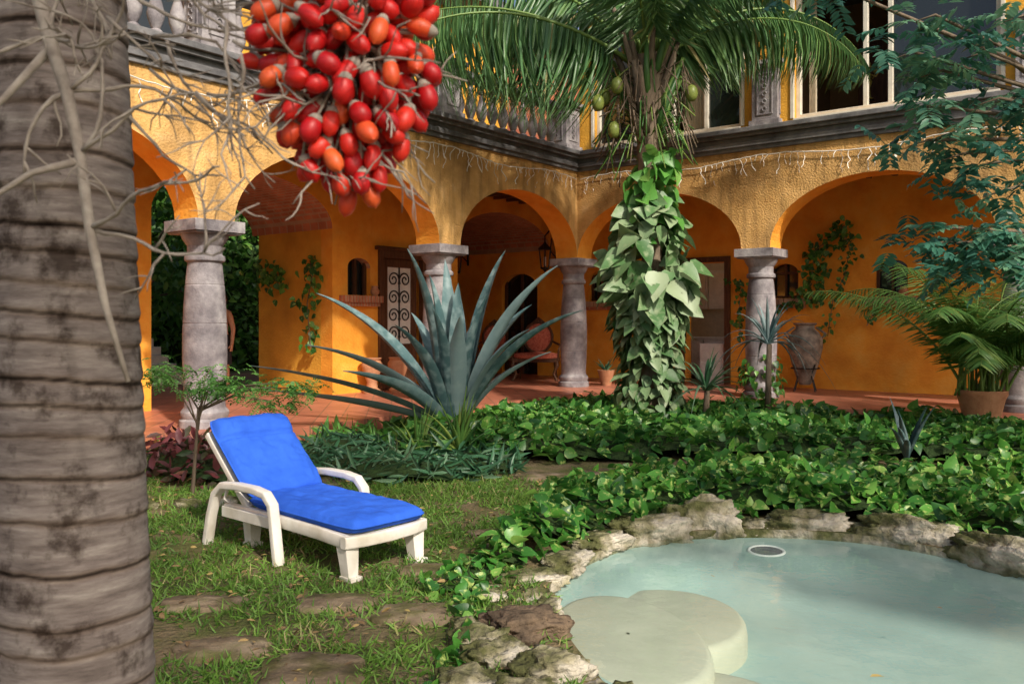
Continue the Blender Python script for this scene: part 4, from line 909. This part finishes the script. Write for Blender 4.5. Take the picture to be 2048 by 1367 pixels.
# ---------------------------------------------------------------- foreground palm
fp=empty('manila_palm_tree'); mb=MB(); nr=44; vs=[];fs=[];rv=[]
rings=[];z=0; rr=random.Random(11)
while z<4.2: rings.append(z); z+=rr.uniform(.042,.085)
RG=np.array(rings); NZ_=1100
for i in range(NZ_):
    z=4.2*i/(NZ_-1); x=-.74-.0235*z; rad=.142-.0175*z if z<3 else .0895
    for k in range(nr):
        a=2*math.pi*k/nr; zz=z+.006*math.sin(a+1)+.008*noise.noise(Vector((math.cos(a)*1.5,math.sin(a)*1.5,z*3)))+.0025*noise.noise(Vector((math.cos(a)*9,math.sin(a)*9,z*9)))
        dv=zz-RG; j=int(np.argmin(np.abs(dv))); dmin=abs(dv[j]); str_=.65+.35*((j*7)%5)/4
        g=math.exp(-(dmin/.006)**2)*str_
        pos=dv[dv>=0]; up=max(0,1-(pos.min() if len(pos) else 1)/.03)
        r_=rad*(1-.03*g+.03*up+.006*noise.noise(Vector((math.cos(a)*2,math.sin(a)*2,z*4))))
        vs.append((x+r_*math.cos(a),1.5+r_*math.sin(a),z)); rv.append(min(1,g))
for j in range(NZ_-1):
    for i in range(nr): k=(i+1)%nr; fs.append((j*nr+i,j*nr+k,(j+1)*nr+k,(j+1)*nr+i))
mb.add(vs,fs,0,rv); mb.build('trunk',[M['trunk']],fp,smooth=True)
mb=MB(); mb.lathe([(.092,0),(.105,.1),(.09,.6),(.06,1.0)],(-.84,1.5,4.2),n=20); mb.build('crownshaft',[M['areca']],fp,smooth=True)
acc=[];rach=MB()
for i in range(9):
    frond(acc,rach,(-.84,1.5,5.1),2*math.pi*i/9,R(60-(i%3)*12),2.2,1.7,.5,width=.04,hang=.4,nl=45,rv=.5,seed=300+i)
join_acc('fronds',acc,M['areca'],fp); rach.build('frond_stems',[M['areca']],fp,smooth=True)
tw=MB(); rr=random.Random(21)
def twig(p,d,L_,r0,depth,zig=.5,grav=-.15):
    p=Vector(p); d=Vector(d).normalized(); n=max(4,int(L_/.018)); pts=[p.copy()]
    for i in range(n):
        d=(d+Vector((rr.gauss(0,zig*.45),rr.gauss(0,zig*.45),rr.gauss(0,zig*.45)+grav*.2))).normalized(); p=p+d*L_/n; pts.append(p.copy())
    tw.tube(pts,[r0*(1-.6*i/n)*(1+.35*(i%2)) for i in range(n+1)],n=6)
    if depth>0:
        for k in range(rr.randint(2,4)):
            q=pts[rr.randint(n//4,n-1)]; dd=(d+Vector((rr.gauss(0,.8),rr.gauss(0,.6),rr.gauss(0,.8)))).normalized(); twig(q,dd,L_*rr.uniform(.3,.55),r0*.6,depth-1,zig,grav)
    return pts
main=[(-.72,1.25,2.35),(-.66,1.17,2.0),(-.62,1.15,1.88),(-.585,1.13,1.80),(-.568,1.13,1.72),(-.55,1.12,1.62),(-.53,1.12,1.52),(-.50,1.12,1.42)]
tw.tube(main,[.013,.0105,.0095,.0085,.0075,.007,.005,.003],n=8)
tw.tube([(-.62,1.15,1.86),(-.66,1.12,1.79),(-.70,1.10,1.74)],[.007,.005,.003],n=6)
tw.tube([(-.565,1.13,1.71),(-.62,1.11,1.69),(-.66,1.10,1.66),(-.68,1.10,1.62)],[.006,.0045,.0035,.002],n=6)
for k in range(12):
    q=Vector(main[1+k%5]); twig(q,(rr.uniform(.5,1),rr.uniform(-.2,.2),rr.uniform(-.5,.5)),rr.uniform(.14,.26),.0028,2)
for k in range(15):
    twig((rr.uniform(-.55,-.34),1.15+rr.uniform(-.05,.05),rr.uniform(1.78,1.98)),(rr.uniform(.1,1),rr.uniform(-.2,.2),rr.uniform(-.9,0)),rr.uniform(.13,.24),.0024,2)
for k in range(3):
    twig(Vector(main[1+k%3]),(-rr.uniform(.5,1),-.1,rr.uniform(-.6,.4)),rr.uniform(.08,.15),.0032,1)
stalk=[(-.75,1.35,2.6),(-.55,1.2,2.35),(-.36,1.15,2.12),(-.27,1.15,1.98),(-.24,1.15,1.86)]
tw.tube(stalk,[.02,.016,.013,.009,.006],n=8)
cen=Vector((-.222,1.15,1.845)); fr=MB(); cap=MB(); placed=[]
tries=0
while len(placed)<240 and tries<20000:
    tries+=1; v=Vector((rr.gauss(0,1),rr.gauss(0,1),rr.gauss(0,1))).normalized(); k=rr.uniform(.35,1)**.6
    p=cen+Vector((v.x*.122*k,v.y*.09*k,v.z*.195*k)); 
    tz=(p.z-cen.z)
    if tz<0:
        s=max(.55,1+tz*1.9); p.x=cen.x+(p.x-cen.x)*s; p.y=cen.y+(p.y-cen.y)*s
    if all((p-q).length>.0238 for q in placed): placed.append(p)
for p in placed:
    ax=((p-cen)*.62+Vector((rr.gauss(0,.06),rr.gauss(0,.03)-.01,-.07+rr.gauss(0,.04)))).normalized()
    q=ax.to_track_quat('Z','Y').to_matrix(); hl=.0186*rr.uniform(.85,1.1); hw=.0128*rr.uniform(.88,1.1); rvv=rr.random()*.93
    if rr.random()<.08: rvv=rr.uniform(.85,1)
    m_=MB(); m_.lathe([(.001,-hl),(hw*.5,-hl*.9),(hw*.85,-hl*.55),(hw,-.05*hl),(hw*.95,hl*.4),(hw*.72,hl*.78),(hw*.3,hl*.99),(.0012,hl*1.05),(.0006,hl*1.12)],n=14)
    fr.add([tuple(q@Vector(v)+p) for v in m_.v],m_.f,0,rvv)
    m_=MB(); m_.lathe([(hw*.15,-hl*1.3),(hw*.5,-hl*1.14),(hw*.78,-hl*.78),(hw*.74,-hl*.68)],n=8); cap.add([tuple(q@Vector(v)+p) for v in m_.v],m_.f)
    b=p-ax*hl*1.2; tw.tube([b,(b+cen)/2+Vector((rr.gauss(0,.008),rr.gauss(0,.008),.02)),cen+Vector((rr.gauss(0,.02),rr.gauss(0,.02),.03))],[.0022,.0026,.003],n=5)
for k in range(34):
    v=Vector((rr.gauss(0,1),rr.gauss(0,1),rr.gauss(-.4,.7))).normalized(); twig(cen+Vector((v.x*.05,v.y*.05,v.z*.1)),v,rr.uniform(.09,.15),.0020,1)
fr.build('fruits',[M['fruit']],fp,smooth=True); cap.build('fruit_caps',[M['twig']],fp,smooth=True); tw.build('fruit_branches',[M['twig']],fp,smooth=True)

# ---------------------------------------------------------------- trees for shade/background
def tree(name,base,cc,rad,nl,ls,mat=None,trunk=.2,clusters=40,cr=.8):
    root=empty(name); rn=np.random.default_rng(int(abs(base[0]*10+base[1]*7))+nl); mb=MB(); b=Vector(base); c=Vector(cc); fork=b*.4+Vector((c.x,c.y,c.z-rad[2]*.7))*.6
    mb.tube([b,(b+fork)/2+Vector((.1,.05,0)),fork],[trunk,trunk*.8,trunk*.6],n=10); cl=[]
    for k in range(clusters):
        v=rn.normal(size=3); v/=np.linalg.norm(v); v*=rn.uniform(.35,1)**.5; p=np.array(cc)+v*np.array(rad); cl.append(p)
        if k<14: mb.tube([fork,(fork+Vector(p))/2+Vector((0,0,.4)),Vector(p)],[trunk*.4,trunk*.2,.02],n=6)
    mb.build('trunk_and_limbs',[M['bark']],root,smooth=True)
    cl=np.array(cl); idx=rn.integers(0,len(cl),nl); P=cl[idx]+rn.normal(0,cr*.5,(nl,3)); D=rn.normal(size=(nl,3)); D[:,2]-=.5; NH=rn.normal(size=(nl,3)); NH[:,2]+=1
    scatter('crown',OVAL,P,D,NH,rn.uniform(.7,1.2,nl)*ls,np.clip(rn.normal(.5,.25,nl),0,1),mat or M['treeleaf'],root,W=np.full(nl,ls*1.2)); return root
tree('shade_tree',(7.4,-1.5,0),(5.4,.4,7.8),(3.2,3.0,1.6),1500,.24,clusters=26)  # first three trees stand out of view, added to break up the sunlight
tree('shade_tree',(12,1.5,0),(10.2,3.4,8.2),(3.0,3.0,1.6),1400,.24,clusters=24)
tree('shade_tree',(2.8,-8,0),(1.8,-5.2,7.0),(3.4,2.6,1.8),2500,.24,clusters=28)
q=BW(-9.5,-6.2); tree('shade_tree',(q.x,q.y,0),(q.x,q.y,3.4),(2.4,2.4,2.4),5000,.22,clusters=50)
q=BW(-12,-3); tree('shade_tree',(q.x,q.y,0),(q.x,q.y,4.0),(3.2,3.2,3.2),5000,.25,clusters=60)
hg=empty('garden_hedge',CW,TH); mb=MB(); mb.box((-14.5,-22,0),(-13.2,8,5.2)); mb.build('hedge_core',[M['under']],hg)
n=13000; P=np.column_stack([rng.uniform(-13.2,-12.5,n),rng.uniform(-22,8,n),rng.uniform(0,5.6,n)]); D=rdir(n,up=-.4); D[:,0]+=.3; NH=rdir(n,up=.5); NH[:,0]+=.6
scatter('leaves',OVAL,P,D,NH,rng.uniform(.2,.38,n),np.clip(rng.normal(.5,.28,n),0,1),M['treeleaf'],hg,W=np.full(n,.3))
q=BW(-8.6,-9.5); rosette('garden_shrub',(q.x,q.y,.1),60,1.8,.10,M['areca'],(10,85),.4,seed=31)
q=BW(-8.0,-7.4); rosette('garden_shrub',(q.x,q.y,.1),50,1.5,.09,M['feather'],(10,85),.4,seed=32)
q=BW(-9.5,-5.6); rosette('garden_shrub',(q.x,q.y,.1),50,1.7,.09,M['areca'],(10,85),.4,seed=33)

# ---------------------------------------------------------------- man
mp=BW(-4.55,-4.80,.2); man=empty('man',mp,R(-15)); 
J={'pel':(0,0,.95,.135),'wa':(0,0,1.08,.125),'ch':(0,0,1.30,.155),'nb':(0,0,1.46,.09),'nk':(0,.0,1.54,.055),'hd':(0,-.01,1.66,.085),
 'ls':(.17,0,1.42,.065),'le':(.24,.02,1.14,.045),'lw':(.26,-.05,.90,.032),'rs':(-.17,0,1.42,.065),'re':(-.24,.02,1.14,.045),'rw':(-.26,-.05,.90,.032),
 'lh':(.10,0,.88,.095),'lk':(.12,-.02,.50,.062),'la':(.12,.02,.10,.042),'lf':(.13,-.14,.04,.038),'rh':(-.10,0,.88,.095),'rk':(-.12,-.02,.50,.062),'ra':(-.12,.02,.10,.042),'rf':(-.13,-.14,.04,.038)}
E=[('pel','wa'),('wa','ch'),('ch','nb'),('nb','nk'),('nk','hd'),('nb','ls'),('ls','le'),('le','lw'),('nb','rs'),('rs','re'),('re','rw'),('pel','lh'),('lh','lk'),('lk','la'),('la','lf'),('pel','rh'),('rh','rk'),('rk','ra'),('ra','rf')]
for s,sg in (('l',1),('r',-1)):
    w0=J[s+'w']; J[s+'p']=(w0[0],w0[1]-.02,.83,.03); E.append((s+'w',s+'p'))
    for k in range(4):
        J[s+'f%da'%k]=(w0[0],w0[1]-.05+k*.02,.79,.010); J[s+'f%db'%k]=(w0[0]-sg*.01,w0[1]-.05+k*.02,.74-.005*(k%2),.008); E+=[(s+'p',s+'f%da'%k),(s+'f%da'%k,s+'f%db'%k)]
    J[s+'ta']=(w0[0]-sg*.02,w0[1]-.06,.82,.011); J[s+'tb']=(w0[0]-sg*.03,w0[1]-.075,.79,.009); E+=[(s+'p',s+'ta'),(s+'ta',s+'tb')]
keys=list(J); me=bpy.data.meshes.new('body'); me.from_pydata([J[k][:3] for k in keys],[(keys.index(a),keys.index(b)) for a,b in E],[])
ob=bpy.data.objects.new('body',me); link(ob,man); me.materials.append(M['skin'])
ob.modifiers.new('skin','SKIN')
for i,k in enumerate(keys):
    sv=me.skin_vertices[0].data[i]; sv.radius=(J[k][3],J[k][3]*(.75 if k in('wa','ch','pel') else 1)); sv.use_root=(k=='pel')
ss=ob.modifiers.new('sub','SUBSURF'); ss.levels=1; ss.render_levels=2
mb=MB(); mb.lathe([(.085,-.10),(.1,-.04),(.098,.04),(.075,.09),(.02,.12)],(0,.025,1.69),n=16); mb.build('hair',[M['hair']],man,smooth=True)
mb=MB(); mb.lathe([(.012,-.03),(.014,0),(.006,.02)],(0,-.1,1.66),n=8)
for s in (-1,1): mb.lathe([(.004,-.03),(.018,-.01),(.018,.02),(.005,.03)],(s*.09,0,1.66),n=8)
mb.build('nose_and_ears',[M['skin']],man,smooth=True)
mb=MB()
for s in (-1,1): mb.lathe([(.003,-.01),(.010,0),(.003,.01)],(s*.035,-.085,1.69),n=8)
mb.tube([(-.025,-.088,1.61),(0,-.092,1.608),(.025,-.088,1.61)],.005,n=5); mb.build('eyes_and_mouth',[M['hair']],man,smooth=True)
mb=MB(); mb.tube([(0,0,1.04),(0,0,.95),(0,0,.88)],[.15,.165,.17],n=16)
for s in (-1,1): mb.tube([(s*.09,0,.93),(s*.115,-.01,.5)],[.11,.10],n=14)
mb.build('shorts',[M['shorts']],man,smooth=True)
print('done')
